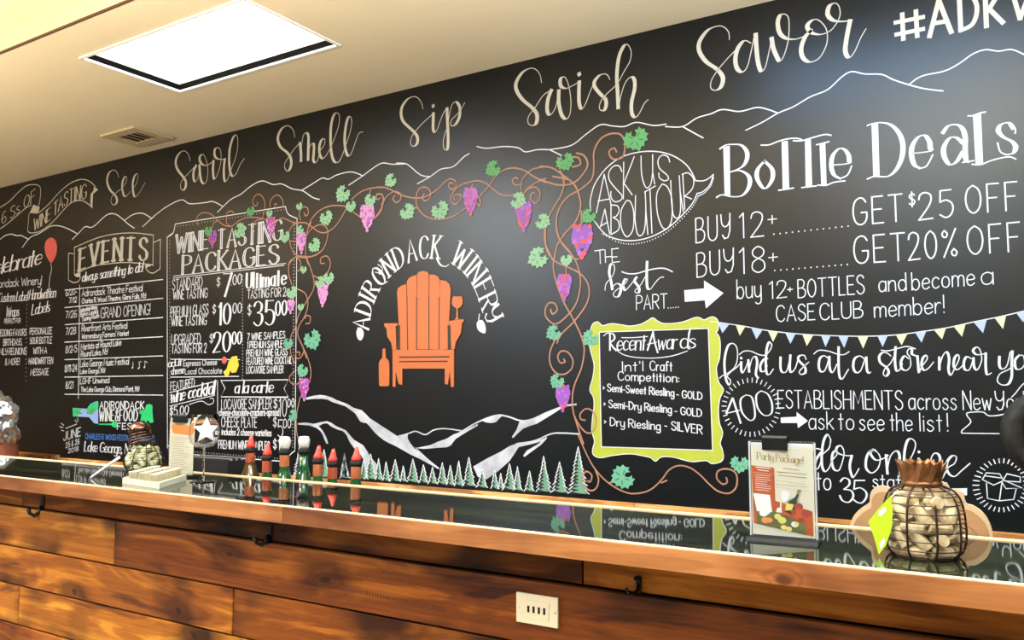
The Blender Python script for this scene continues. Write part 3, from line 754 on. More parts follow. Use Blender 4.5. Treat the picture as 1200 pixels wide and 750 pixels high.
for t, x0, y0, x1, y1, h in (("6/20-", 77, 347, 90, 344.5, 6.5), ("7/12", 81, 355, 90, 354, 6), ("Adirondack Theatre Festival", 96, 347.5, 167, 341, 8), ("Charles R. Wood Theatre, Glens Falls, NY", 96, 355.5, 171, 349, 5.4),
        ("7/26", 77, 373, 90, 371.5, 8), ("Adirondack Winery", 94, 366, 114, 361.5, 4.6), ("Bolton Landing", 94.5, 371, 115, 367, 4.6), ("Tasting Room", 96, 376.5, 116, 372, 4.6), ("GRAND OPENING!", 118, 373, 176, 368.5, 12),
        ("7/28", 77, 392.5, 89, 391, 8), ("Riverfront Arts Festival", 96, 388.5, 149, 385, 7.4), ("Warrensburg Farmers' Market", 96, 397, 151, 393, 5.6),
        ("8/2-5", 77, 414, 90, 412.5, 8), ("Martists at Round Lake", 95, 410, 142, 404.5, 7), ("Round Lake, NY", 95, 418, 126, 415, 6.5),
        ("8/11-24", 76, 436, 90, 435, 8), ("Lake George Music Festival", 94, 430, 151, 427, 7.4), ("Lake George, NY", 94, 438, 123, 436.5, 5.4),
        ("8/21", 77, 455.5, 86, 455, 8), ("LGMF Unwined", 94, 450, 128, 448.5, 6.6), ("The Lake George Club, Diamond Point, NY", 95, 459, 163, 458.5, 5.4)):
    a.text(t, (x0, y0), (x1, y1), h, 0.85, gap=1.1)
a.stroke("156,431 156,424|164,431 163,424 166,424|170,430 170,423 173,425", .7, smooth=False).circle((155.3, 431), 1.2, 6).circle((162.5, 431.5), 1.2, 6).circle((169.3, 430.5), 1.2, 6)
a.done()
# wine and food festival logo
lg = art('festival_logo', M_logob, 2, wall, 'blue and green wine and food festival logo'); fr = (60, 460, 8.33)
lg.mats = [M_logob, M_logog, M_white, M_blue, M_leaf[0]]
lg.fill("210,150 350,158 385,110 440,85 460,88 460,305 420,300 370,240 215,232", fr)
lg.cur = 1; lg.fill("212,152 300,160 250,232 212,230", fr).fill("350,158 400,105 458,88 458,170 400,160 350,215", fr)
lg.cur = 4; lg.fill("225,180 260,175 310,205 260,215", fr).fill("345,205 400,160 445,165 400,215", fr)
lg.cur = 1; lg.fill("465,303 590,303 600,285 640,283 640,345 600,335 590,318 465,315", fr)
lg.fill("860,175 905,172 915,160 930,120 960,112 990,125 990,200 1000,292 965,297 945,270 925,298 910,270 880,285 870,270 885,215 862,205", fr)
lg.cur = 2; lg.text("ADIRONDACK", (117, 479), (168.5, 479.3), 8.4, (1.2, 1.9), 'bold', gap=2.2)
lg.text("WINE&FOOD", (116.5, 493), (161, 493), 12.5, (1.2, 2.3), 'bold', gap=2.2)
lg.text("FEST", (137.5, 503), (161, 503), 7, (1.2, 1.7), 'bold', gap=2.2)
lg.text("Lake George, NY", (99, 528.5), (156, 532), 11, (0.8, 2.0), 'brush', gap=.7, slant=.1)
lg.text("JUNE", (74.5, 516.5), (94.5, 510.5), 9.5, (1.2, 1.8), 'bold', gap=2)
lg.text("25 & 26", (77, 525), (93, 520), 6, .9).text("2018", (80, 531), (92, 528), 5, .9)
lg.stroke("72,504 75,505|70,500 74,501|72,496 75,498.5|88,492 90,495|91,490 91.5,494|77,502 90,497", .8, smooth=False)
lg.cur = 3; lg.text("CHARLES R. WOOD FESTIVAL COMMONS", (100, 514), (181, 518), 6, 1.0, gap=1.3)
lg.done()

# wine tasting packages menu
pn = art('menu_border', M_white, 2, wall, 'chalk border of the wine tasting menu'); 
pn.stroke("196,278 196.3,525|196,278 202,273.5|205.5,262.5 334.5,242|348.2,256 345.8,526|206,531 336,541|284,322 284,322.2", 1.25, smooth=False)
pn.stroke("196,278 203,273 205.5,262.5|334.5,242 338,251 348.2,256|196.3,522 203,525 206,531|336,541 340,533 345.8,528", 1.1)
pn.dots((199, 282), (199.2, 520), 60, .5).dots((345, 260), (343, 524), 70, .6).dots((208, 265.5), (333, 245.5), 36, .5).dots((284.3, 324), (284.5, 444), 34, .65).dots((209, 528), (335, 538), 40, .6)
pn.stroke("203,323.6 335,308.7|203,326 333,311", .8, smooth=False)
pn.stroke("200,421 281,421.5|200,442 280,441|255,446 255.5,515", 1.0, smooth=False)
pn.stroke("259,446 338,445 333,455 338,465.5 259,465 264,455 259,446", 1.0, smooth=False)
pn.stroke("199,460 252,447|199,476 252,463", .9, smooth=False).stroke("222,474 236,470 244,474 250,472 250,467 246,467", .8)
pn.done()
def mt(name, m, lay, label, items):
    a = art(name, m, lay, wall, label)
    for it in items: a.text(*it[:4], it[4], it[5] if len(it) > 5 else '', **(it[6] if len(it) > 6 else {}))
    return a
BS = dict(gap=2.0, serif=1.1)
a = mt('lettering', M_white, 2, 'chalk heading wine tasting packages', [
    ("WINE", (206.5, 296), (244, 291), 20, (0.9, 3.5), 'bold', BS), ("TASTING", (255, 291), (330, 281), 21, (0.9, 3.5), 'bold', dict(gap=2.0, serif=1.1, h1=24)),
    ("PACKAGES", (214, 320.5), (326, 308.5), 20.5, (0.9, 3.7), 'bold', BS)])
a.done()
a = mt('lettering_inline', M_board, 3, None, [
    ("WINE", (206.5, 296), (244, 291), 20, (0.03, 0.8), 'bold', dict(gap=2.0)), ("TASTING", (255, 291), (330, 281), 21, (0.03, 0.8), 'bold', dict(gap=2.0, h1=24)),
    ("PACKAGES", (214, 320.5), (326, 308.5), 20.5, (0.03, 0.85), 'bold', dict(gap=2.0))])
a.done()
a = mt('lettering', M_white, 2, 'chalk prices of the tasting packages', [
    ("STANDARD", (202, 340), (237, 336.5), 12, .95), ("WINE TASTING", (203, 351), (243, 348.5), 10.5, .95), ("$", (254, 336), (258, 335.5), 11, .9),
    ("7", (261, 347), (271, 346.5), 26, (1.0, 3.2), 'bold'), (".00", (271, 334.5), (283, 332.5), 12, (.8, 1.5), 'bold'),
    ("Ultimate", (289, 338), (335, 333), 17, (1.0, 3.0), 'bold', dict(gap=2.2)), ("TASTING FOR 2", (290, 350), (335, 347), 10, .95),
    ("PREMIUM GLASS", (200, 372), (244, 368.5), 12, .95), ("WINE TASTING", (201, 382), (242, 380.5), 10.5, .95), ("$", (249, 368), (253, 367.5), 11, .9),
    ("10", (256, 380), (270, 379.5), 24, (.9, 3.0), 'bold'), (".00", (271, 367.5), (283, 366.5), 12, (.8, 1.5), 'bold'),
    ("$", (290, 370), (294.5, 369.5), 13, .9), ("35", (297, 382), (321, 380.5), 28, (1.0, 3.2), 'bold'), ("00", (323, 370), (336, 369), 17, (.9, 2.2), 'bold'),
    ("UPGRADED", (201, 404), (235, 402.5), 11.5, .95), ("TASTING FOR 2", (201, 414), (242, 413), 10.5, .95), ("$", (245.5, 402), (250, 402), 11, .9),
    ("20", (250, 413), (270, 412), 23.5, (.9, 3.0), 'bold'), ("00", (272, 403.5), (283, 403), 14.5, (.8, 2.0), 'bold'),
    ("7 WINE SAMPLES", (290, 398.5), (334, 396), 7.6, .95), ("1 PREMIUM SAMPLE", (290, 408), (331, 407), 7.6, 1.05), ("PREMIUM WINE GLASS", (289, 417.5), (337, 416), 7.4, .9), ("FEATURED WINE COCKTAIL", (289, 427.5), (342, 426), 8, .9), ("LOCAVORE SAMPLER", (289, 437.5), (332, 437), 8, .9)])
a.done()
a = mt('lettering', M_white, 2, 'chalk cocktail and a la carte prices', [
    ("adult", (197, 430), (213, 428), 8, (.7, 1.6), 'brush', dict(gap=.5)), ("cheese", (201, 439), (216, 437), 8, (.7, 1.6), 'brush', dict(gap=.5)),
    ("Espresso Cheese", (215, 429), (254, 427.5), 6.5, .8), ("Local Chocolate", (217, 438.5), (260, 437.5), 6.5, .8),
    ("FEATURED", (200, 457.5), (228, 453), 9.5, .9), ("wine cocktail", (200, 471.5), (251, 461), 14, (.9, 2.2), 'brush', dict(gap=.6, slant=.15)), ("$5.00", (199, 487), (221, 485), 10, (.9, 1.5), 'bold'),
    ("a la carte", (275, 460.5), (320, 459.5), 13, (.9, 2.4), 'brush', dict(gap=.7, slant=.15)), ("LOCAVORE SAMPLER", (259.5, 479.5), (318, 479), 11.5, .95), ("$", (320.5, 479), (325, 479), 12, .9), ("10", (327, 488), (336, 488), 21, 1.0), ("00", (337, 477), (345, 477), 9.5, .95),
    ("cheese-chocolate-crackers-spread", (257, 487), (327, 487), 8, 1.1), ("CHEESE PLATE", (259.5, 500), (301, 501), 11.5, .95), ("$", (320, 500.5), (324.5, 500.5), 12, .9), ("5", (325.5, 512), (331.5, 512), 20, 1.0), ("00", (332, 501.5), (341, 501.5), 10.5, .95),
    ("includes 2 cheese varieties", (260, 509.5), (318, 511), 7.6, 1.1), ("PREMIUM WINE SAMPLES", (256, 525.5), (316, 527.5), 9.5, 1.0), ("$1", (320, 526), (328, 527), 12, 1.1)])
a.done()
a = art('cheese_drawing', M_cheese, 3, wall, 'small chalk drawing of cheese and tomato'); a.mats = [M_cheese, M_balloon]
a.fill("268,424 272,418 278,417 280,428 277,436 272,437 270,434 268,440 264,441 262,436 266,432"); a.cur = 1; a.circle((263, 422), 4.4, 10); a.done()
# ------------------------------------------------------------------ winery emblem
a = art('lettering', M_white, 3, wall, 'arched white lettering reading ADIRONDACK WINERY')
fr = (400, 250, 5)
def P(fr, s): return [(fr[0] + float(q.split(',')[0]) / fr[2], fr[1] + float(q.split(',')[1]) / fr[2]) for q in s.split()]
a.path_text("ADIRONDACK", P(fr, "160,680 172,590 200,500 240,425 290,365 345,318 400,285 455,270 510,262 570,266"), 25.5, (1.0, 2.7), 'bold', gap=2.2, serif=1.2, h1=26.5)
a.path_text("WINERY", P(fr, "640,285 690,318 735,365 775,425 805,500 830,580 858,650"), 27, (1.0, 2.8), 'bold', gap=1.8, serif=1.3, h1=23)
a.stroke("560,262 580,300 610,312 630,300", (1.0, 2.2), fr, 'brush').stroke("95,670 108,690|200,345 235,350 240,320 215,300", 1.2, fr)
a.fill("90,690 110,668 130,690 130,720 115,745 95,730", fr, True).fill("795,640 825,625 845,660 845,700 825,700 800,680", fr, True).circle((446, 319), 3, 8)
a.stroke("810,590 805,630|215,410 240,415 270,400", 1.5, fr)
a.done()
em = bpy.data.objects.new('adirondack_chair_emblem', None); COL.objects.link(em); em.parent = wall; em['label'] = 'orange cutout of a slatted garden chair'
fr = (400, 260, 3.75)
def plate(name, d, m=M_orange, fr=fr, sm=False, par=em, th=0.006):
    b = nb()
    for p, cl in parse(d, fr):
        q = spline(p, True, 4) if sm else p
        W = [on_wall(*x) for x in q]
        prism(b, [(v.x, v.y) for v in W], WALL - th, WALL - 0.0002)
    return bm_obj(name, b, m, par)
plate('slat', "248,310 252,292 268,280 288,274 289,330 294,330 294,560 262,565")
plate('slat', "291,262 300,248 318,238 335,234 335,330 332,330 332,562 297,562")
plate('slat', "337,228 345,220 362,216 380,220 387,230 387,335 387,560 335,560")
plate('slat', "390,232 410,232 428,242 436,258 434,330 431,330 431,562 390,560")
plate('slat', "438,256 462,260 478,275 483,300 470,560 434,562 434,330")
plate('arm', "192,446 250,446 250,456 241,458 245,565 228,565 222,530 205,505 202,470 192,458")
plate('arm', "472,436 540,428 540,440 533,442 528,490 505,530 500,560 486,560 482,458 472,445")
plate('seat', "228,562 497,562 497,725 485,725 480,660 470,715 458,712 458,645 270,645 270,717 255,712 242,660 240,725 229,725")
plate('seat_shadow', "258,592 478,590 478,596 258,598|258,612 470,610 470,616 258,617", M_black, th=0.0068)
plate('slat_gap', "290,330 293.5,330 296,562 293,562|333,330 336,330 336,562 333,562|386.5,332 390,332 390,560 386.5,560|432,330 435,330 433.5,562 430.5,562|250,456 262,456 262,562 249,562|470,456 480,456 486,558 471,560", M_black, th=0.0066)
plate('bottle_cutout', "168,625 172,610 183,598 185,558 196,556 198,598 210,610 213,625 213,718 205,722 175,722 169,718", par=wall)['label'] = 'orange cutout bottle'
plate('wine_glass_cutout', "490,335 495,328 530,328 535,340 535,362 525,375 515,380 515,422 522,428 500,430 508,422 509,380 495,372 489,360", par=wall)['label'] = 'orange cutout wine glass'

# ------------------------------------------------------------------ snowy mountains and the row of trees
a = art('snowy_mountains', M_snow, 2, wall, 'white chalk mountains'); fr = (340, 450, 5.36)
a.fill("100,86 145,74 190,68 230,74 260,84 295,102 330,114 365,128 400,150 450,165 475,188 500,215 570,260 640,305 700,345 780,405 815,430 860,465 900,498 940,530 930,534 890,510 850,490 805,465 760,445 700,410 660,388 620,370 585,350 560,330 540,312 520,290 500,265 480,245 458,243 440,235 425,210 410,185 370,155 345,138 320,130 270,115 235,98 200,92 150,93 100,98", fr)
a.fill("50,246 100,242 150,250 190,240 230,233 262,245 290,265 350,290 375,320 400,350 460,385 480,415 500,450 550,510 545,570 480,560 470,490 440,440 400,400 375,365 360,330 345,308 330,295 295,285 260,268 235,247 205,250 180,265 200,285 215,310 230,340 240,375 228,375 205,320 190,295 165,275 120,260 50,255", fr)
a.fill("680,328 740,316 738,340 755,372 772,392 745,380", fr)
a.stroke("680,328 740,312 790,297 850,318 900,290 960,280 1040,288 1090,297", 1.7, fr)
a.fill("1090,297 1130,275 1179,250 1179,262 1120,295 1040,345 1010,385 985,397 940,400 880,405 840,408 795,402 880,384 930,362 980,345 1030,315", fr)
a.stroke("790,402 830,440 865,472", 1.2, fr)
fr = (400, 460, 3.75)
a.stroke("470,208 540,165 600,130 680,101 730,105 790,124 840,117 900,90 980,60 1032,52", 2.2, fr)
a.fill("785,124 840,117 900,88 970,60 970,68 920,100 860,137 825,148 800,158 775,180 755,200 750,195 770,165", fr).fill("620,125 680,100 710,98 680,130 660,134 640,132", fr)
a.fill("580,325 640,290 700,260 740,235 770,225 840,215 900,200 890,210 860,220 780,240 760,270 740,300 690,345 640,380 600,370", fr).fill("900,195 905,200 880,228 850,250 825,268 805,283 800,278 815,255 860,230", fr)
a.stroke("770,225 850,212 920,182 970,178 1045,182", 2.0, fr)
a.done()
a = art('mountain_shading', M_grey, 3, wall, 'grey pencil lines in the snow')
a.stroke("400,150 430,190 500,240 600,320 700,370 780,410", .6, (340, 450, 5.36)).stroke("690,340 740,375 780,400|1010,340 1080,318|560,300 640,345", .6, (340, 450, 5.36)).done()
rt = random.Random(3)
def tree(tx, ty, by, hw, fr):
    h = by - ty
    n = max(4, int(h / 17))
    L, R = [(tx, ty)], [(tx, ty)]
    for k in range(1, n + 1):
        u = k / n
        for S, sg in ((L, -1), (R, 1)):
            wv = hw * u * rt.uniform(.85, 1.12)
            S.append((tx + sg * wv, ty + h * u * .97 + rt.uniform(-2, 2)))
            if k < n: S.append((tx + sg * wv * .62, ty + h * u * .97 + 1))
    fm = lambda pts: " ".join(f"{p[0]:.1f},{p[1]:.1f}" for p in pts)
    t = art('pine_tree', M_tgreen, 4, wall)
    t.mats = [M_black, M_tgreen, M_white]
    t.fill(fm(L[::1] + R[::-1][:-1]), fr)
    # green right-hand foliage with ragged left edge
    g = [(tx + 1, ty + h * .1)] + [((p[0] - tx) * .82 + tx, p[1]) for p in R[1:]]
    rag = []
    m = n * 2
    for k in range(m, 0, -1):
        u = k / m
        rag.append((tx - hw * u * (rt.uniform(.25, .7) if k % 2 else -.12), ty + h * (.1 + .86 * u)))
    t.k += 30; t.lay = 5; t.cur = 1; t.fill(fm(g + rag), fr)
    t.lay = 6; t.cur = 2; t.stroke(fm(L), 1.0, fr, '', False); t.stroke(fm(R), 1.0, fr, '', False)
    t.done()
fr = (340, 450, 5.36)
for q in ((70, 340, 585, 50), (215, 412, 590, 38), (343, 438, 595, 32), (465, 470, 600, 30)): tree(*q, fr)
fr = (400, 460, 3.75)
for q in ((15, 270, 375, 20), (60, 262, 378, 22), (130, 270, 383, 28), (165, 290, 387, 18), (198, 305, 390, 18), (238, 295, 391, 25), (273, 322, 392, 15), (316, 292, 396, 28), (362, 318, 398, 22), (402, 328, 402, 20), (445, 308, 406, 24), (480, 320, 409, 20), (517, 300, 411, 22), (562, 285, 414, 30), (620, 335, 420, 26), (675, 340, 424, 20), (702, 355, 424, 14), (740, 312, 430, 32), (775, 325, 432, 22), (828, 345, 436, 24), (890, 280, 440, 36), (960, 305, 444, 38), (1042, 238, 452, 50)): tree(*q, fr)

# ------------------------------------------------------------------ grape vine
v = art('grape_vine', M_vine, 7, wall, 'brown curling grape vine'); VW = 1.9
v.stroke("95,290 80,240 110,195 160,182 215,200 255,240 310,285 360,303 400,295 440,262 500,232 560,222 640,230 700,250|220,310 230,275 270,250|375,300 345,275 345,230 350,185 380,168 405,180 410,200|655,240 668,200 682,110 665,50 625,20 590,40 575,85 590,120 612,115 615,90|725,135 730,80 760,40 795,28 825,50 842,90 838,135|765,130 770,105 785,110|780,265 830,230 880,245 940,275 975,280|950,270 920,300 890,360 895,420 925,520 960,560 900,610 890,680 895,750|895,430 960,437|590,350 570,300 600,255 650,240", 1.4, (220, 225, 7.5))
v.stroke("265,425 258,370 285,330 315,335 325,370 305,395 292,370|235,445 300,445 350,475 390,505 440,518 500,490 545,440 580,380 605,335|310,530 340,430 400,360 470,325 540,318 600,325|310,540 345,490 400,460 440,465 465,500 460,570 430,640 370,685 310,692 240,685|345,440 310,520 305,600 305,690 325,750|640,275 690,230 750,200 830,185 875,185|650,365 700,400 740,430|800,420 850,370 870,310 868,245 845,232 820,250 830,275 850,262|780,205 768,240", 1.7, (310, 190, 6.25))
v.stroke("0,240 60,238 110,255 180,290 250,310 320,312 380,290 440,250 490,200 530,178 565,195 570,230 545,252 520,235 525,205 545,210|0,450 40,390 75,310 130,265|45,360 60,320 45,288 10,285|130,265 175,280 180,320 150,345 125,320 140,295|400,460 340,430 295,370 290,300 310,250 350,236 385,260 385,310 350,333 332,310 345,285|400,458 460,462 540,445 600,412 650,375|260,380 290,382|600,330 570,358 538,340 540,290 590,230 650,205 720,192 780,210 830,250 880,285 940,297 980,295|600,330 605,300 580,285 550,300 560,325|720,310 740,300 800,230 850,160 900,118 970,102 1050,120 1120,165 1200,205|735,320 745,345 735,365 720,355|1035,290 1025,220 1050,160 1110,110 1200,92|1045,280 1080,240 1140,200 1200,175|1035,215 985,220 965,190 985,168 1005,180|1045,280 1085,245 1130,238 1160,275 1150,330 1120,350 1095,320 1100,285 1120,275|675,245 685,215", VW, (440, 180, 6))
v.stroke("250,240 320,262 380,255 420,220 440,180 425,145 395,135|380,190 410,180 405,155 385,150|250,188 300,195 350,230 390,265 410,320 410,360 390,410 350,455 320,500 305,560|300,228 340,235 360,240|330,205 345,250 335,300 300,360 272,420 270,490 300,560|590,90 570,60 530,58 490,80 465,130 465,190 455,240 410,280 360,310 325,360 315,420 330,480 370,530|590,100 580,150 540,158 525,130 545,115 555,130|415,365 415,420", 2.4, (560, 140, 3.409))
v.stroke("150,90 155,150 180,210 240,280 270,340 285,430 265,530 220,600 150,655 100,625 90,580 110,540 145,545 155,580 130,600 120,575|95,110 92,160 100,250 145,310 220,345 290,385 330,450 320,540 250,640 180,710 155,760|150,250 135,330 150,420 190,530 240,620 280,700 305,765|205,340 205,380|270,300 250,295 235,280", 2.1, (620, 240, 4.69))
v.stroke("155,140 125,210 125,280 160,335 210,342 250,310 258,260 230,215 190,208 170,240 185,275 212,270 205,255|300,100 325,190 310,300 270,400 255,480 265,580 310,660 350,688 385,665 395,610 375,560 335,545 302,575 305,605 330,612|265,580 290,660 320,750", 2.2, (620, 370, 5))
v.stroke("-10,165 40,280 90,370 160,450 240,505 320,535 400,530 460,505 520,450 570,385 630,358 700,370 760,410 820,470 880,520 950,535 995,500 1005,440 985,395 930,378 880,395 875,440 910,475 940,465 935,435|190,468 240,455|520,468 555,452|100,390 118,440 110,490 75,518 25,490 10,440 40,395 75,420 65,460 45,455", 2.2, (680, 480, 5.455))
v.stroke("130,60 85,110 80,180 100,250|130,60 200,70 280,40 320,0|200,70 240,180 250,270 210,350 150,450 125,540 95,600 90,680|245,190 290,205 340,170 362,110 340,60 300,70 295,105 320,108|130,60 160,100 155,150 135,160|135,280 190,310 210,380 190,460 150,530 140,590 170,660 200,750|190,480 200,460 225,470 220,510 195,515", 1.7, (325, 290, 5.77))
v.stroke("155,0 200,90 230,200 220,280|90,20 95,90 120,150|185,60 160,110 120,115|125,95 130,75 155,75 150,95|120,200 85,240 95,280 130,290 150,280|160,370 140,450 130,530 135,620 150,680", 1.6, (325, 400, 5.77))
v.done()
LEAF = [(0, -.15), (.18, -.35), (.12, -.72), (.34, -.62), (.46, -.86), (.62, -.55), (.86, -.48), (.74, -.22), (.98, 0), (.72, .12), (.78, .42), (.52, .38), (.40, .72), (.24, .62), (0, 1.0), (-.22, .64), (-.42, .74), (-.50, .40), (-.80, .44), (-.72, .12), (-.98, -.02), (-.74, -.24), (-.84, -.50), (-.60, -.56), (-.48, -.86), (-.32, -.62), (-.14, -.74), (-.16, -.36)]
LEAF = [(a / (math.hypot(a, b) or 1) * math.hypot(a, b) ** .85, b / (math.hypot(a, b) or 1) * math.hypot(a, b) ** .85) for a, b in LEAF]
leaves = [(244.7, 271, 6, 0), (294.3, 247.7, 6, 0), (281.6, 270.3, 9, 1), (316.3, 250.3, 4.6, 1), (334.4, 277.7, 7, 1), (351.3, 242, 4.6, 1), (402, 227.6, 10, 1), (411.6, 242, 7, 1), (382.8, 255.6, 9, 1), (369.2, 287.6, 8.6, 1), (352.4, 269.2, 5, 1), (434, 234.8, 7.6, 1),
    (458, 211.7, 8, 1), (478, 248.3, 9.6, 1), (516.3, 246.7, 11, 1), (578, 198, 9.5, 0), (608, 235, 9.5, 1), (636.9, 259.7, 9, 1), (662.7, 189.9, 10.5, 0), (745.4, 163.5, 13.5, 0), (690, 253.5, 8.6, 0), (630.4, 302, 12, 1), (664.1, 304.9, 7, 1),
    (648.8, 390.3, 9, 2), (692, 396.5, 9.6, 2), (653, 447, 8.6, 2), (729.5, 559.2, 13.5, 2), (867, 544, 10, 2), (356.2, 316, 4.6, 1), (375.3, 330.7, 6.6, 1), (385.7, 326.4, 7.6, 1), (342.3, 342.9, 8, 1), (353, 360, 4.6, 1), (366.6, 398.3, 12, 2), (338, 402.7, 7, 2), (354.8, 434.7, 8, 2), (344, 486.7, 6.6, 2)]
rl = random.Random(11)
for x, y, r, c in leaves:
    a = art('leaf', M_leaf[c], 9, wall); a.mats = [M_leaf[c], M_leafdk]
    C = on_wall(x, y); k = pxm((x, y)) * r * 1.12; th = rl.uniform(-1.2, 1.2) + PI
    kx = 1.12
    pts = [(C.x + k * kx * (p[0] * math.cos(th) - p[1] * math.sin(th)), C.y + k * (p[0] * math.sin(th) + p[1] * math.cos(th))) for p in LEAF]
    a.wfill(pts)
    a.lay = 10; a.cur = 1
    for q in ((0, .6), (.5, .25), (-.5, .25), (.4, -.4), (-.4, -.4)):
        e = (C.x + k * kx * (q[0] * math.cos(th) - q[1] * math.sin(th)), C.y + k * (q[0] * math.sin(th) + q[1] * math.cos(th)))
        m2 = ((C.x * .55 + e[0] * .45), (C.y * .55 + e[1] * .45))
        a.ribbon([m2, e], lambda *z: 0.06 * k)
    a.done()
clusters = [(249.6, 270, 291, 11, 0), (318, 254, 279, 12, 2), (430.8, 240, 272, 18, 3), (353.5, 272, 298, 12, 3), (552, 220, 253, 18, 1), (614, 236, 272, 21, 0), (682.5, 263, 304, 27, 0), (662, 321, 353, 18, 0), (660, 451, 483, 18, 0), (378.7, 332, 360, 14, 3), (341, 351, 368, 10, 3), (356.5, 443, 470, 13, 2)]
for cx, y0, y1, w, c in clusters:
    a = art('grape_cluster', M_grape[0], 8, wall); a.mats = M_grape
    gr = max(1.4, w / 9.5)
    n = max(4, int((y1 - y0) / (gr * 1.45)))
    k = 0
    for j in range(n):
        u = j / (n - 1)
        hw = (w / 2 - gr * .6) * (1 - u ** 1.7) * (0.7 + .3 * min(1, u * 4)) * rl.uniform(.88, 1.12)
        m = max(1, int(2 * hw / (gr * 1.5)) + 1)
        for i in range(m):
            x = cx + (0 if m == 1 else -hw + 2 * hw * i / (m - 1)) + rl.uniform(-.5, .5)
            if c == 3: a.cur = rl.choice((3, 3, 2, 3))
            elif c == 2: a.cur = rl.choice((2, 2, 3, 0, 1))
            elif c == 1: a.cur = rl.choice((2, 2, 0, 1)) if u < .85 else 1
            else: a.cur = rl.choice((0, 0, 2, 0, 1)) if 0.05 < u < .9 else rl.choice((0, 1))
            a.circle((x, y0 + gr + (y1 - y0 - 2 * gr) * u), gr * 1.2, 8)
    a.done()

# ------------------------------------------------------------------ right half
sb = art('speech_bubble', M_white, 4, wall, 'chalk speech bubble reading ask us about our'); fr = (685, 170, 6.25)
sb.stroke("48,485 42,430 50,370 80,280 160,170 270,90 400,52 530,48 640,75 730,130 780,190 815,262|815,262 870,262 910,245 945,215|945,215 920,290 870,340 825,355|825,355 790,430 700,530 600,615 480,675 360,700 250,692 150,650 65,545", 1.5, fr)
for d in ("130,650 250,712 360,725 480,700 600,640 700,555 790,455 835,372", "835,372 880,350 925,300 945,240"):
    p = spline(parse(d, fr)[0][0], False, 12)
    for q in p[::2]: sb.circle(q, .75, 6)
sb.stroke("88,495 145,215|145,215 195,435|100,410 185,395|288,125 285,395|365,85 290,280|290,280 350,365|500,70 500,200 515,285|118,600 150,470|150,470 185,650|125,590 170,565|195,440 195,655|375,370 370,540|440,345 520,300|480,320 495,645|450,480 465,655|700,330 725,490|720,215 735,470|735,375 785,395", 1.45, fr, '', False)
sb.stroke("275,195 255,155 215,155 180,200 185,260 240,330 275,370 265,405 220,415 195,380 195,340|415,80 420,220 450,310 485,290 500,200|625,125 610,85 570,75 540,110 550,170 605,220 615,250 585,262 550,240 545,205|195,440 240,445 255,480 235,520 210,530|210,530 250,560 250,620 195,655|310,405 270,480 270,600 310,672 355,620 362,500 340,420 310,405|370,540 385,640 410,665 440,620 450,480 445,340|570,285 530,360 535,500 570,600 610,610 640,540 640,400 610,310 570,285|632,260 640,430 655,520 690,530 705,450 695,225|715,215 760,205 800,250 790,320 735,375", 1.45, fr)
sb.done()
a = art('lettering', M_white, 3, wall, 'chalk words the best part'); fr = (690, 280, 7.06)
a.stroke("50,100 125,88|92,95 97,205|135,90 140,195|190,82 195,195|140,150 190,145|190,85 245,78|190,150 235,148|195,195 255,188", 1.3, fr, '', False)
a.stroke("135,425 145,370 200,300 215,240 200,208 180,215 170,280 185,350 195,415|195,400 230,370 265,385 265,430 245,475 215,478 205,450 240,415 275,395 310,360 320,335 300,335 285,380 300,425 330,400 370,350 395,318|395,318 380,350 415,400 415,440 390,445 385,425 430,380 475,300|483,190 480,300 485,400 510,415 545,370 585,325 620,315", (1.0, 3.0), fr, 'brush')
a.stroke("275,272 330,288 400,285 480,262 560,245 620,243 660,255 692,272", 1.6, fr)
a.text("PART", (746, 363), (782, 361), 16.5, 1.3).dots((783, 361), (795, 360), 5, .75)
a.done()
def arrow(d, fr, lab):
    a = art('arrow', M_white, 3, wall, lab); a.fill(d, fr); a.done()
arrow("790,425 955,410 955,345 1115,448 970,575 960,508 795,520", (690, 280, 7.06), 'white arrow below the words buy 18')
arrow("468,620 585,615 585,580 668,645 595,698 590,660 470,660", (840, 390, 6.25), 'small white arrow beside ask to see the list')
arrow("905,415 960,390 960,435 1100,432 1100,482 965,485 965,520", (950, 500, 6), 'white arrow behind the cork basket')
a = art('lettering', M_white, 3, wall, 'large white heading Bottle Deals'); fr = (835, 140, 6.316)
a.fill("80,205 128,195 132,560 90,565|512,165 558,158 568,515 520,522|685,155 728,148 738,495 690,500|793,185 835,178 845,482 805,486", fr)
a.stroke("55,218 100,190 150,185 210,190 250,230 258,280 235,335 190,368 130,390|130,390 200,378 260,410 278,460 260,520 215,565 150,572 90,560 60,560 30,577|385,308 335,370 332,440 385,512 440,450 442,370 385,308|885,338 1000,327 1012,300 1005,260 975,222 935,218 890,270 880,350 900,410 945,438", (1.5, 5.6), fr, 'bold')
a.stroke("945,438 1000,410 1030,345|360,190 420,188 480,165 550,145 620,140 660,150|490,525 600,508|598,158 660,158 740,135 830,112 878,118|660,505 770,492|770,188 862,165|780,485 840,488 900,465 980,455", 1.8, fr)
fr = (1010, 120, 6.316)
a.fill("72,160 120,155 132,548 85,555|822,90 882,80 898,455 842,462", fr)
a.stroke("40,172 80,158 140,150 210,165 270,220 302,300 298,400 260,490 200,545 130,550 90,548 40,568|375,378 500,362 505,330 500,290 465,245 415,260 375,320 368,390 388,460 430,488|600,225 640,175 700,165 745,195 765,260 765,340 770,420 790,440|745,300 700,262 650,265 608,330 610,400 650,460 700,440 745,370|1120,190 1085,152 1030,165 1010,210 1045,255 1110,290 1138,330 1120,375 1070,388", (1.6, 6.0), fr, 'bold')
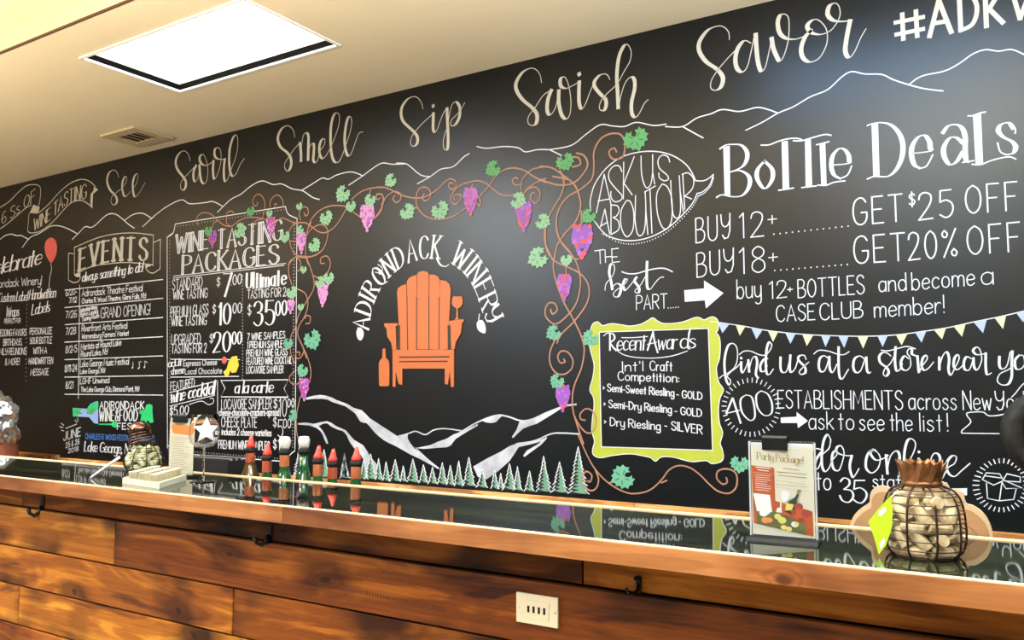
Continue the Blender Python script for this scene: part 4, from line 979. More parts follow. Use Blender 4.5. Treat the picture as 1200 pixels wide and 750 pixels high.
a.stroke("430,488 480,470 525,388|745,445 830,432|785,100 830,98 870,80 915,72|815,458 880,460 960,430 1050,408 1100,405 1140,420|1120,190 1137,200 1135,230|1070,388 1025,365 1005,300", 1.9, fr)
a.done()
a = art('lettering', M_white, 3, wall, 'chalk lines of bottle discounts')
for t, x0, y0, x1, y1, h, w in (("BUY", 815.8, 284.7, 856, 279, 28.5, 1.6), ("12", 867, 279, 895, 277, 29, 1.6), ("BUY", 817, 325, 860, 319, 28, 1.6), ("18", 867, 321, 897, 318.5, 30, 1.6),
        ("GET", 1000, 264, 1058, 259, 31, 1.9), ("$", 1065.5, 242, 1072.5, 241, 16, 1.6), ("25", 1077, 258, 1117, 254, 31.5, 1.9), ("OFF", 1132, 250.5, 1193, 246, 32.5, 1.9),
        ("GET", 1001, 309, 1061, 305, 31.5, 1.9), ("20%", 1065, 305, 1121, 300.5, 32, 1.9), ("OFF", 1134, 298.5, 1196, 294, 33, 1.9),
        ("buy", 864, 350, 892, 348, 22, 1.4), ("12", 902, 350, 922, 348.5, 20, 1.4), ("+", 923, 345, 929, 344.5, 11, 1.3), ("BOTTLES", 935.5, 349, 1013, 344, 21, 1.4), ("and", 1030, 342, 1062, 340, 20, 1.4), ("become", 1069, 340, 1142, 334, 20.5, 1.4), ("a", 1150, 333.5, 1164, 333, 23, 1.4),
        ("CASE", 910, 377, 955, 374.5, 18.5, 1.4), ("CLUB", 961, 375, 1011, 372, 19, 1.4), ("member!", 1025, 372, 1107, 366.5, 20, 1.4)):
    a.text(t, (x0, y0), (x1, y1), h, w, gap=2.4 if h > 25 else 1.7)
a.stroke("905,252.5 905,262|900,257.5 910,256.5|906,297 906,306|901,302 911,301", 1.4, smooth=False)
a.dots((907, 274.5), (994, 265), 13, .95).dots((908, 317), (993, 310), 13, .95)
a.done()
bt = art('bunting_string', M_white, 3, wall, 'chalk bunting string')
bt.stroke("-25,222 0,225 100,240 200,258 330,272 450,278 580,280 700,275 800,262 900,247 1000,225 1100,205 1200,182 1260,168", 1.3, (840, 310, 3.333)).done()
for i, (x0, x1, xt, yt, yl, yr) in enumerate([(5, 50, 22, 268, 226, 232), (75, 112, 90, 278, 237, 242), (135, 180, 155, 292, 247, 254), (200, 240, 220, 302, 258, 263), (268, 308, 288, 310, 266, 270), (335, 378, 352, 318, 273, 275), (408, 445, 425, 322, 277, 278), (475, 515, 498, 326, 279, 280), (550, 592, 572, 328, 280, 280), (628, 668, 648, 322, 279, 277), (700, 745, 722, 315, 275, 270), (775, 818, 800, 305, 266, 260), (848, 895, 880, 292, 255, 248), (925, 972, 958, 282, 242, 232), (1003, 1055, 1040, 268, 225, 214), (1085, 1130, 1118, 252, 208, 199), (1170, 1215, 1197, 226, 189, 179)]):
    a = art('bunting_flag', M_flagb if i in (0, 2, 4, 6, 7, 9, 11, 14, 16) else M_flagy, 4, wall)
    a.fill(f"{x0},{yl} {x1},{yr} {xt},{yt}", (840, 310, 3.333)); a.done()
a = art('lettering', M_white, 5, wall, 'brush-lettered line find us at a store near you'); fr = (840, 390, 6.25); WB = (1.4, 2.9)
a.stroke("22,332 45,312 75,300 130,255 152,190 148,110 118,78 82,98 60,180 58,260 70,345 92,382 102,350 78,318 105,285 150,250 180,215|180,215 180,270 192,292 215,250 232,200|232,200 238,285|240,260 260,190 285,175 297,220 287,300 303,330|375,190 345,195 320,240 325,280 350,280 370,240|404,85 385,68 368,110 360,200 365,290 385,305 415,265|365,160 395,120 404,85|178,182 181,188|468,180 468,260 485,290 515,275 540,170|540,165 535,250 545,290 575,260 595,200|655,195 640,165 605,170 600,200 645,250 650,290 620,305 605,285 640,245 675,215|815,185 785,168 755,190 748,250 765,285 795,270 825,180|825,175 828,260 850,290 880,230|893,105 893,240 900,320 920,338 945,300 965,268|1085,195 1050,170 1010,190 1000,250 1020,290 1055,275 1090,180|1095,180 1100,270 1115,295 1128,288", WB, fr, 'brush')
a.stroke("165,160 200,135 250,135 310,160 350,165 368,150|712,155 750,128 820,135 880,155 930,160 970,138", 1.4, fr)
fr = (1020, 390, 6.25)
a.stroke("150,170 125,150 90,145 65,175 75,220 120,255 135,290 115,318 95,300 110,260 150,220 185,150|185,105 180,200 190,275 215,270 235,225|280,190 250,170 225,210 230,260 265,275 295,240 290,180 270,150 280,120 305,122 305,155 345,172|345,172 350,230 357,292 375,250 415,195 410,165 385,185 375,240 395,275 430,255 462,215|505,180 505,270|505,250 530,170 560,140 577,190 572,270 590,310 615,265 650,190 640,160 615,190 612,250 640,270 680,235|740,190 705,175 685,215 690,265 725,270 755,190|755,185 760,250 785,270 815,200 805,130 780,105 752,130 780,160 845,152|845,150 845,250 855,305 885,295|945,175 945,240 965,265 1000,240 1025,140|1040,135 1035,230 1035,320 1010,375 960,380 930,350 950,300 1010,270 1060,230|1090,165 1060,200 1065,260 1100,265 1130,230 1120,170 1090,165|1150,170 1150,240 1175,265 1200,200", WB, fr, 'brush').stroke("80,128 130,132 200,115 270,100 330,118", 1.4, fr)
a.done()
a = art('lettering', M_white, 3, wall, 'chalk starburst around 400'); fr = (840, 390, 6.25)
for i in range(36):
    t = 2 * PI * i / 36 + .04
    c, s_ = math.cos(t), math.sin(t)
    a.stroke(f"{252+183*c},{545+183*s_} {252+214*c},{545+214*s_}", 1.3, fr, '', False)
a.stroke("115,480 70,590|70,590 165,568|118,480 175,660", (1.3, 2.6), fr, 'bold', False).stroke("215,455 175,490 185,580 240,640 278,620 275,540 255,470 215,455|325,425 290,460 300,550 350,605 400,590 405,520 375,450 325,425", (1.2, 2.4), fr, 'bold')
a.done()
a = art('lettering', M_white, 3, wall, 'chalk line about 400 establishments')
for t, x0, y0, x1, y1, h, w in (("ESTABLISHMENTS", 912, 478, 1058, 480, 20.5, 1.35), ("across", 1065, 479.5, 1121, 480, 21, 1.35), ("New", 1129, 480, 1162, 480.5, 22, 1.4), ("York", 1167, 480.5, 1208, 481, 22, 1.4),
        ("ask", 948, 503, 977, 503, 20.5, 1.35), ("to", 983, 503.5, 1001, 503.5, 20.5, 1.35), ("see", 1007.5, 504, 1036, 504.5, 20.5, 1.35), ("the", 1043.5, 504.5, 1069, 505, 20.5, 1.35), ("list", 1078, 505, 1104, 505.5, 21, 1.35), ("!", 1110, 505.5, 1111.5, 505.5, 21, 1.5), ("to", 957, 574, 974, 574, 22, 1.6), ("states", 1023, 571, 1076, 573, 16, 1.5)):
    a.text(t, (x0, y0), (x1, y1), h, w)
fr = (1020, 390, 6.25)
a.stroke("1170,330 1125,370 1095,400 1065,440 1035,470|1035,590 1020,578 960,600 870,608 820,580 715,585 710,610 735,655 672,715 670,735", 1.4, fr).stroke("670,735 1200,742", 1.4, fr, '', False)
fr = (950, 500, 6)
a.stroke("210,385 235,360 270,375 270,410 235,440|235,440 285,450 300,490 270,530 225,520 205,485|305,440 350,430 390,460 390,500 360,535 325,530 300,510", (1.5, 2.6), fr, 'bold').stroke("380,378 310,378|310,378 305,440", 1.8, fr, '', False)
a.done()
a = art('lettering', M_white, 3, wall, 'brush-lettered words order online')
a.stroke("70,185 40,230 30,290 55,290 78,230|140,90 120,55 95,90 80,170 80,270 100,315 130,290 150,240 185,195 180,165 155,190 150,250 165,300 200,305 225,240 235,180 215,135 185,145 185,180 230,200 290,205|290,205 275,280 295,355 320,330 340,295|88,190 130,150 142,90|470,180 430,165 395,210 390,290 430,325 475,290 490,220 465,175 440,160 422,190 460,235 520,220 545,200|530,200 540,330|540,300 560,210 600,170 625,200 625,300 640,355 665,320|665,280 720,190 738,120 710,85 680,100 660,180 655,300|760,225 752,320|760,175 763,180|830,240 835,330|838,300 850,215 880,185 910,220 900,330 920,370 965,290 1010,260 1025,215 995,205 960,250 965,320 1010,350 1060,310 1120,258", (1.5, 3.0), fr, 'brush')
a.stroke("10,150 50,155 90,165", 1.5, fr).stroke("-130,200 -160,230 -160,300 -120,320 -90,280 -100,220 -130,200|-60,210 -60,320|-60,260 -30,210 0,205", 2, fr)
a.done()
a = art('box_drawing', M_white, 3, wall, 'chalk drawing of an open box in a starburst'); fr = (840, 490, 3.333)
for i in range(34):
    t = 2 * PI * i / 34
    c, s_ = math.cos(t), math.sin(t)
    a.stroke(f"{1112+88*c},{262+88*s_} {1112+112*c},{262+104*s_}", 1.4, fr, '', False)
fr = (1120, 440, 4.1667)
a.stroke("130,508 185,535 230,515|150,475 130,508|150,475 215,480 232,510|145,490 220,500|232,510 250,480 315,495 315,520|232,510 325,550 245,552 225,520|315,520 240,515|150,525 155,600 213,612 283,605 295,555|226,520 213,612", 1.3, fr, '', False)
a.done()
# awards frame
a = art('awards_frame', M_yellow, 2, wall, 'yellow chalk picture frame around the awards'); a.mats = [M_yellow, M_white, M_board]; fr = (690, 370, 4.153)
OUT = "8,75 20,40 45,30 68,48 110,38 160,44 200,50 250,42 285,25 312,10 335,25 370,38 450,32 520,8 545,12 562,20 600,5 625,18 632,45 628,72 620,80 636,105 641,150 636,210 622,255 632,320 656,360 640,400 632,450 636,520 652,570 640,620 650,650 656,690 640,712 600,720 570,705 500,710 420,690 370,685 345,692 325,708 300,690 270,683 200,672 120,680 70,690 40,688 20,672 20,645 28,610 15,560 18,500 26,440 22,395 5,360 20,300 26,240 14,190 5,150 12,110"
a.fill(OUT, fr, True, 3); a.lay = 3; a.cur = 1; a.stroke("o" + OUT, 1.0, fr)
a.cur = 2; a.fill("52,80 582,62 603,655 62,638", fr); a.lay = 4; a.cur = 1; a.stroke("52,80 582,62|582,62 603,655|603,655 62,638|62,638 52,80", 1.2, fr, '', False)
a.done()
a = art('lettering', M_white, 6, wall, 'chalk list of recent awards'); fr = (695, 375, 7.5)
a.stroke("150,120 150,265|95,140 130,115 180,125 190,165 150,200|150,200 175,235 205,268|530,105 480,265|528,105 545,200 570,285|480,215 560,195|855,75 840,160 835,235 850,255", (1.0, 1.9), fr, 'brush').stroke("200,255 260,300 350,325 480,335 600,330 720,310 830,272|255,155 350,155 480,145", 1.0, fr)
a.text("ecent", (723, 410.5), (756, 410), 18, (.9, 1.7), 'brush', gap=.8, slant=.1).text("war", (771, 409.5), (793, 408.5), 18, (.9, 1.7), 'brush', gap=.8, slant=.1).text("ds", (797, 408), (815, 407.5), 18, (.9, 1.7), 'brush', gap=.8, slant=.1)
for t, x0, y0, x1, y1, h in (("Int'l", 729.5, 435, 754, 434.5, 11), ("Craft", 762, 434, 788, 435, 11), ("Competition:", 724.5, 445.5, 796, 448, 10), ("> Semi-Sweet Riesling", 707, 458, 790, 464.5, 8.6), ("- GOLD", 793, 465.5, 823, 468.5, 8.6),
        ("> Semi-Dry Riesling", 708, 477, 787, 484, 8.8), ("- GOLD", 791, 485, 822.5, 488.5, 8.8), ("> Dry Riesling", 708.5, 498, 774, 504, 9.4), ("- SILVER", 779, 502.5, 823, 508.5, 9.8)):
    a.text(t, (x0, y0), (x1, y1), h, (1.0, 1.3), 'bold')
a.done()
# ------------------------------------------------------------------ things on and around the bar
FWD = ROT @ Vector((0, 0, -1))
def mpp(P): return (P - Vector((0, 0, CAMH))).dot(FWD) / F
def on_glass(px, py): return at_z(px, py, ZG)
def child(name, bm, m, par, smooth=False, label=None):
    """mesh built in the parent's local frame"""
    o = bm_obj(name, bm, m, par, smooth)
    if label: o['label'] = label
    return o
def copy_tree(root, loc, rz=None):
    c = root.copy(); COL.objects.link(c); c.location = loc
    if rz is not None: c.rotation_euler = (0, 0, rz)
    for ch in root.children:
        k = ch.copy(); COL.objects.link(k); k.parent = c
        for g in ch.children:
            q = g.copy(); COL.objects.link(q); q.parent = k
    return c
M_acr = mat('clear_acrylic', (0.97, 0.98, 0.98), 0.08, trans=1.0, ior=1.3)
M_acrw = mat('hazy_acrylic', (0.72, 0.73, 0.74), 0.25, alpha=1)
M_paper = mat('cream_paper', (0.80, 0.78, 0.64), 0.6)
M_clip = mat('black_clip', (0.006, 0.006, 0.006), 0.45, spec=.2)
M_blk = mat('black_plastic', (0.010, 0.010, 0.010), 0.65, spec=.15)
M_redp = mat('print_rust', (0.50, 0.10, 0.025), 0.6)
M_pgold = mat('print_brown', (0.36, 0.25, 0.12), 0.6)
M_pw = mat('print_white', (0.80, 0.80, 0.80), 0.6)
M_pgreen = mat('print_olive', (0.13, 0.14, 0.05), 0.6)
M_pbot = mat('print_bottle_green', (0.02, 0.06, 0.025), 0.6)
M_pyel = mat('print_yellow', (0.66, 0.58, 0.15), 0.6)
M_por = mat('print_orange', (0.72, 0.26, 0.06), 0.6)
M_pred = mat('print_dark_red', (0.35, 0.05, 0.04), 0.6)

def binder_clip(loc, w, label):
    c = empty('binder_clip', loc, label, 'clip')
    b = nb(); prism(b, [(-.0075, -.022), (.0075, -.022), (.0095, .002), (.006, .006), (-.006, .006), (-.0095, .002)], -w / 2, w / 2)
    for v in b.verts: v.co = Vector((v.co.y, v.co.x, v.co.z))
    child('clip_body', b, M_clip, c)
    for s in (1,):
        b = nb(); tube(b, [(-w * .32, .010, .001), (-w * .2, .014, -.014), (-w * .1, .014, -.026), (w * .1, .014, -.026), (w * .2, .014, -.014), (w * .32, .010, .001)], .0011, 6)
        child('clip_handle', b, M_clip, c, True)
    return c

# ---- Party Package holder
L_ = on_glass(880, 631); R_ = on_glass(959, 637.5)
hw = (R_ - L_).length; hc = (L_ + R_) / 2
ang = math.atan2(R_.y - L_.y, R_.x - L_.x)
topz = at_y(919, 517, hc.y).z
hh = topz - ZG
h = empty('sign_holder', hc, 'clear acrylic sign holder with a Party Package sheet on the bar', 'sign', None, ang)
b = nb(); box(b, -hw / 2, hw / 2, -.0065, -.004, .006, hh, .0005); child('front_panel', b, M_acr, h)
b = nb(); box(b, -hw / 2, hw / 2, .001, .003, .006, hh, .0005); child('back_panel', b, M_acr, h)
for a_ in ((-hw / 2, -hw / 2 + .003), (hw / 2 - .003, hw / 2)):
    child('side_strip', box(nb(), a_[0], a_[1], -.0039, .0009, .008, hh - .002), M_acrw, h)
b = nb(); box(b, -hw / 2 + .004, hw / 2 - .004, -.0012, .0008, hh * .905, hh - .004); child('hazy_top_strip', b, M_acrw, h)
b = nb(); prism(b, [(-.030, 0), (.030, 0), (.024, .006), (-.024, .006)], -hw / 2 - .003, hw / 2 + .003)
for v in b.verts: v.co = Vector((v.co.y, v.co.x, v.co.z))
child('base_foot', b, M_blk, h)
pw, ph = hw * .93, hh * .885
b = nb(); box(b, -pw / 2, pw / 2, -.0030, -.0022, .010, .010 + ph); child('paper_sheet', b, M_paper, h)
# print: units -> sheet 370 wide x 530 high (from the zoomed picture)
pr = Print('sheet_print', M_redp, 3, h); pr.mats = [M_redp, M_pgold, M_pw, M_pgreen, M_pbot, M_pyel, M_por, M_pred, M_black]
pr.u = pw / 372
def PF(dx=112, dy=140): return (-186 - dx + 0.0, -ph / pr.u - dy - 0, 1.0)
frp = (-186 - 110, -ph / pr.u - 142, 1.0)
pr.fill("112,258 250,268 252,470 300,480 470,520 472,670 120,615", frp)
pr.lay = 4; pr.cur = 3; pr.fill("140,520 200,520 330,560 430,600 430,665 140,618", frp)
pr.lay = 5; pr.cur = 2; pr.fill("118,430 220,436 232,540 140,540", frp).fill("262,515 290,520 290,540 255,538", frp)
pr.stroke("125,302 248,308", 1.5, frp, '', False)
for y in range(316, 420, 13): pr.stroke(f"135,{y} {rl.choice((205, 220, 228))},{y+4}", 3, frp, '', False)
pr.stroke("140,268 225,274|150,284 215,290", 6, frp, '', False)
pr.cur = 1
pr.stroke("255,345 465,362|255,385 465,402", 1.3, frp, '', False)
for y, x0, x1 in ((268, 305, 400), (292, 268, 440), (312, 275, 440), (368, 258, 445)): pr.stroke(f"{x0},{y} {x1},{y+8}", 5 if y < 330 else 2.5, frp, '', False)
k0 = lambda x, y: (frp[0] + x, frp[1] + y)
pr.text("Party Package!", k0(150, 218), k0(424, 236), 42, (2.5, 6), 'bold', gap=1.6, serif=1.0)
pr.cur = 4; pr.lay = 6; pr.fill("398,392 408,398 380,460 382,500 350,548 305,530 330,470 370,440", frp)
pr.cur = 2; pr.fill("300,400 340,412 335,460 300,475 285,440 285,412", frp).fill("282,478 290,478 288,520 280,520", frp)
pr.cur = 1; pr.lay = 7; pr.fill("388,392 408,398 395,425 378,415", frp)
pr.cur = 5; pr.fill("318,480 362,485 350,520 310,525", frp)
for c, x, y, r in ((7, 390, 495, 26), (7, 435, 535, 30), (7, 360, 530, 18), (7, 405, 575, 18), (0, 385, 520, 14), (2, 180, 550, 26), (2, 200, 540, 20), (6, 190, 592, 24), (6, 215, 590, 20), (5, 265, 565, 22), (5, 290, 585, 26), (5, 300, 628, 18), (5, 330, 635, 18), (2, 365, 605, 22), (5, 375, 600, 14), (3, 400, 630, 15), (2, 275, 520, 14)):
    pr.cur = c; pr.circle(k0(x, y), r, 10, r * .8)
o = pr.done(); o.location = (0, -.0031, .010)
binder_clip(hc + Vector((-.012, -.001, hh + .004)), hw * .38, 'black binder clip on top of the Party Package holder')

# ---- tasting menu holder, far left
L_ = on_glass(198, 556); R_ = on_glass(227, 559.5)
w2 = (R_ - L_).length; c2 = (L_ + R_) / 2; an2 = math.atan2(R_.y - L_.y, R_.x - L_.x)
h2 = at_y(212, 489, c2.y).z - ZG
m_ = empty('menu_holder', c2, 'narrow cream tasting menu in a clear stand beside the wine glass', 'menu', None, an2)
b = nb(); box(b, -w2 / 2, w2 / 2, -.004, -.002, .006, h2, .0004); child('front_panel', b, M_acr, m_)
b = nb(); box(b, -w2 / 2 + .003, w2 / 2 - .003, -.0008, 0, h2 * .9, h2 - .003); child('hazy_top_strip', b, M_acrw, m_)
b = nb(); prism(b, [(-.026, 0), (.026, 0), (.020, .006), (-.020, .006)], -w2 / 2, w2 / 2)
for v in b.verts: v.co = Vector((v.co.y, v.co.x, v.co.z))
child('base_foot', b, M_blk, m_)
b = nb(); box(b, -w2 / 2 + .002, w2 / 2 - .002, -.0016, -.001, .008, h2 * .93); child('paper_sheet', b, M_paper, m_)
pr = Print('sheet_print', M_por, 3, m_); pr.mats = [M_por, M_pgold]; pr.u = w2 / 150
H_ = h2 * .93 / pr.u
pr.fill(f"-66,{-H_+18} -50,{-H_+8} 60,{-H_+14} 70,{-H_+28} 55,{-H_+44} -52,{-H_+40}")
pr.cur = 1
for k in range(15): pr.stroke(f"-58,{-H_+54+k*(H_-70)/15} {rl.choice((20, 35, 50))},{-H_+54+k*(H_-70)/15}", 1.3, smooth=False)
o = pr.done(); o.location = (0, -.0017, 0)
binder_clip(c2 + Vector((-.004, -.001, h2 + .004)), w2 * .50, 'black binder clip on top of the narrow cream menu')

# ---- wine glass
M_glass = mat('clear_glass', (1, 1, 1), 0.0, trans=1.0, ior=1.22)
M_star = mat('frosted_white_print', (0.60, 0.61, 0.63), 0.5)
gp = on_glass(238, 565); ms = mpp(gp)
R = 17.3 * ms; GH = 79 * ms
g = empty('wine_glass', gp, 'clear stemmed wine glass with a white star print', 'glass')
zb = GH * .50
prof = [(R * .10, zb - .001), (R * .55, zb + GH * .02), (R * .88, zb + GH * .09), (R, zb + GH * .19), (R * .97, zb + GH * .32), (R * .86, GH)]
t_ = .0012
inner = [(max(r - t_, .0005), z + (t_ if i < 2 else 0)) for i, (r, z) in enumerate(prof)]
b = nb(); lathe(b, prof + inner[::-1] , 40, cap=False)
b.faces.new([v for v in b.verts if abs(v.co.z - prof[0][1]) < 1e-6])
b.faces.new([v for v in b.verts if abs(v.co.z - inner[0][1]) < 1e-6])
child('bowl', b, M_glass, g, True)
b = nb(); lathe(b, [(.0048, .004), (.0032, GH * .1), (.0028, GH * .3), (.0035, zb - .004), (.006, zb - .0012)], 16); child('stem', b, M_glass, g, True)
b = nb(); lathe(b, [(15 * ms, .0), (15 * ms, .0012), (8 * ms, .003), (.006, .0042)], 40); child('foot', b, M_glass, g, True)
def bowl_r(z):
    for (r0, z0), (r1, z1) in zip(prof, prof[1:]):
        if z0 <= z <= z1: return r0 + (r1 - r0) * (z - z0) / (z1 - z0)
    return R
view = math.atan2(0 - gp.y, 0 - gp.x) + 0.12
b = nb(); SR = R * .92; zc = zb + GH * .27
def sp(x, z): # wrap onto the bowl
    r = bowl_r(z) + .0006
    th = view + x / r
    return b.verts.new((r * math.cos(th), r * math.sin(th), z))
ring = []
for i in range(10):
    rr = SR * (1.0 if i % 2 == 0 else .46); t = PI / 2 + i * PI / 5
    ring.append((rr * math.cos(t), rr * math.sin(t)))
for i in range(10):
    a_, c_ = ring[i], ring[(i + 1) % 10]
    m = 6
    for p in range(m):
        for q in range(m - p):
            def bp(p, q): u, v = p / m, q / m; return (a_[0] * u + c_[0] * v, a_[1] * u + c_[1] * v)
            A_, B_, C_ = bp(p, q), bp(p + 1, q), bp(p, q + 1)
            b.faces.new([sp(k[0], zc + k[1]) for k in (A_, B_, C_)])
            if q < m - p - 1:
                D_ = bp(p + 1, q + 1); b.faces.new([sp(k[0], zc + k[1]) for k in (B_, D_, C_)])
child('star_print', b, M_star, g, label='white star print')
b = nb()
for k in range(14):
    x0_, x1_ = (-1 + 2 * k / 14) * R * .95, (-1 + 2 * (k + 1) / 14) * R * .95
    hgt = lambda x: zb + GH * (.075 + .03 * (x / R) ** 2 + .02 * math.sin(9 * x / R))
    b.faces.new([sp(x0_, zb + GH * .03), sp(x1_, zb + GH * .03), sp(x1_, hgt(x1_)), sp(x0_, hgt(x0_))])
child('frosted_band', b, M_star, g, label='frosted white band at the bottom of the bowl')

# ---- bottles with pourers behind the bar top
M_gg = mat('green_bottle_glass', (0.005, 0.050, 0.012), 0.05, coat=.6)
M_gb = mat('amber_bottle_glass', (0.05, 0.026, 0.004), 0.06, coat=.6)
M_foil = mat('copper_foil', (0.27, 0.085, 0.03), 0.35, metal=.2)
M_foilr = mat('red_foil', (0.26, 0.055, 0.025), 0.35, metal=.2)
M_redcap = mat('red_pourer', (0.60, 0.045, 0.03), 0.3)
M_greycap = mat('grey_pourer', (0.50, 0.48, 0.45), 0.3)
SHELF = 0.870
YBOT = 2.00
def bottle(px, tipy, glass, foil, grey, label, wide=1.0, bareneck=False, Y=YBOT):
    q = at_y(px, tipy, Y)
    tot = q.z - SHELF
    capH = .060
    nz = tot - capH   # mouth height
    t = empty('wine_bottle', (q.x, Y, SHELF), label, 'bottle', 'open bottles with pourers behind the bar top')
    r = .037 * wide; sh_ = .032 if wide >= 1 else .016
    b = nb(); lathe(b, [(r * .9, 0), (r, .006), (r, nz - .135 + sh_), (r * .93, nz - .115 + sh_), (r * .72, nz - .096 + sh_), (.020, nz - .078 + sh_), (.0155, nz - .062 + sh_), (.0145, nz)], 24)
    child('glass_body', b, glass, t, True)
    if not bareneck:
        b = nb(); lathe(b, [(.0164, nz - .038), (.0162, nz - .004), (.0150, nz + .001)], 20, cap=False); child('foil_sleeve', b, foil, t, True)
    b = nb(); lathe(b, [(.0150, nz), (.0195, nz + .003), (.0195, nz + .014), (.0150, nz + .018)], 20); child('pourer_collar', b, M_blk, t, True)
    if grey:
        b = nb(); lathe(b, [(.013, nz + .018), (.0175, nz + .028), (.0205, nz + .046), (.0160, nz + .060), (.0, nz + .062)], 16)
    else:
        b = nb(); lathe(b, [(.0150, nz + .018), (.0150, nz + .026), (.0115, nz + .034), (.0075, nz + .048), (.0045, nz + capH), (.0, nz + capH)], 16)
        for v in b.verts: v.co.x += (v.co.z - nz - .018) * rl.uniform(.08, .1)
    child('pourer_spout', b, M_greycap if grey else M_redcap, t, True)
    return t
bottle(294, 510, M_gb, M_foilr, False, 'amber bottle with a red pourer, leftmost of the bottles', 1.0)
bottle(313.5, 519, M_gg, M_foilr, False, 'green bottle with a red pourer, second bottle from the left', .95)
bottle(334, 512, M_gg, M_foil, True, 'bottle with a grey pourer and copper neck foil', .95)
bottle(356.5, 511.5, M_gg, M_foil, True, 'green bottle with a grey pourer and bare green neck', .95, True, YBOT + .078)
bottle(373, 522, M_gg, M_foil, False, 'bottle with a red pourer right beside the bare green neck', .95)
bottle(390, 526, M_gg, M_foilr, False, 'bottle with a red pourer, second bottle from the right', .95, False, YBOT + .078)
bottle(417.5, 524, M_gg, M_foil, False, 'green bottle with a red pourer, rightmost of the bottles', .95)

# ---- black napkin box behind the wine glass
p0 = at_y(226, 545, 2.06); p1 = at_y(279, 537, 2.06)
nbx = empty('napkin_box', ((p0.x + p1.x) / 2, 2.06, SHELF), 'black open box with dark papers behind the wine glass', 'box')
hw_ = (p1.x - p0.x) / 2; zt_ = at_y(260, 538, 2.06).z - SHELF
b = nb(); box(b, -hw_, hw_, -.045, .045, 0, .004)
box(b, -hw_, hw_, -.045, -.041, .004, zt_); box(b, -hw_, hw_, .041, .045, .004, zt_)
box(b, -hw_, -hw_ + .004, -.041, .041, .004, zt_); box(b, hw_ - .004, hw_, -.041, .041, .004, zt_)
child('box_body', b, M_blk, nbx)
M_grp = mat('grey_paper', (0.16, 0.16, 0.16), 0.4)
for k in range(6):
    b = nb(); box(b, -hw_ + .006, hw_ - .008, -.036 + k * .012, -.030 + k * .012, .005, zt_ + .004 + .002 * (k % 3)); child('paper_stack', b, M_grp if k % 2 else M_blk, nbx)

# ---- scalloped wooden plaque behind the cork basket
YPL = 1.965
fr = (990, 520, 4.41)
pl = "25,470 28,420 45,375 75,340 110,315 128,300 130,265 148,232 185,218 225,228 245,250 300,200 420,180 520,205 545,238 580,238 612,262 626,308 665,322 710,355 742,400 760,450 766,510 762,545"
pts = spline(parse(pl, fr)[0][0], False, 5)
P3 = [at_y(x, y, YPL) for x, y in pts]
xm = sum(p.x for p in P3) / len(P3)
outl = [(p.x - xm, p.z - SHELF) for p in P3]
outl = outl + [(outl[-1][0] - .02, 0), (outl[0][0] + .02, 0)]
M_mdf = noisy(mat('raw_wood_board', (0.55, 0.38, 0.20), 0.6), (0.20, 0.11, 0.048), (0.25, 0.14, 0.065), 3, (1, 1, 6))
M_mdfe = mat('board_edge_highlight', (0.36, 0.26, 0.16), 0.6)  # paler tone paints the highlight along the plaque's edge
pq = empty('scalloped_plaque', (xm, YPL, SHELF), 'scallop-edged wooden plaque standing behind the cork basket', 'plaque')
b = nb(); prism(b, outl, 0, .014); child('board', b, M_mdfe, pq)
cx0 = 0.0; cz0 = sum(q[1] for q in outl) / len(outl)
inn = [(q[0] * .965, (q[1] - .08) * .95 + .08 if q[1] > .01 else q[1] + .004) for q in outl]
b = nb(); prism(b, inn, -.0025, -.0001); child('raised_panel', b, M_mdf, pq)
inn2 = [(q[0] * .86, (q[1] - .08) * .82 + .08 if q[1] > .01 else q[1] + .008) for q in outl]
b = nb()
for q, r_ in zip(inn2, inn2[1:]):
    tube(b, [(q[0], -.003, q[1]), (r_[0], -.003, r_[1])], .0012, 5)
child('carved_line', b, mat('carved_brown', (0.22, 0.11, 0.05), 0.7), pq)

# ---- wire basket of corks
M_wire = mat('dark_bronze_wire', (0.035, 0.020, 0.012), 0.4, metal=.6)
M_bronze = noisy(mat('rusty_bronze', (0.16, 0.06, 0.02), 0.45, metal=.5), (0.08, 0.03, 0.012), (0.26, 0.11, 0.04), 30)
M_cork = noisy(mat('cork', (0.6, 0.45, 0.28), 0.8), (0.28, 0.20, 0.10), (0.52, 0.42, 0.27), 60, (1, 1, 1), 3, 0.3)
def cork_mesh(r, l):
    b = nb(); lathe(b, [(r * .9, -l / 2), (r, -l / 2 + .0015), (r, l / 2 - .0015), (r * .9, l / 2)], 12)
    me = bpy.data.meshes.new('cork'); b.normal_update(); bmesh.ops.recalc_face_normals(b, faces=b.faces); b.to_mesh(me); b.free(); me.materials.append(M_cork)
    return me
bp = on_glass(1083.5, 661); bp.y += .075; bp = at_z(1083.5, 650.5, ZG); mb = mpp(bp)
def cage(name, loc, prof, nv, zr, label, wr=.0014):
    t = empty(name, loc, label, 'basket')
    for k in range(nv):
        th = 2 * PI * (k + .35) / nv
        b = nb(); tube(b, [(q[0] * math.cos(th), q[0] * math.sin(th), q[1]) for q in spline(prof, False, 5)], wr * 1.5, 6)
        child('wire_rib', b, M_wire, t, True)
    for z in zr:
        r = prof[0][0]
        for (r0, z0), (r1, z1) in zip(prof, prof[1:]):
            if z0 <= z <= z1:
                r = r0 + (r1 - r0) * (z - z0) / (z1 - z0); break
        b = nb(); tube(b, [(r * math.cos(2 * PI * i / 28), r * math.sin(2 * PI * i / 28), z) for i in range(28)], wr * .8, 5, True)
        child('wire_hoop', b, M_wire, t, True)
    return t
Rb = 45 * mb; Hb = 81 * mb
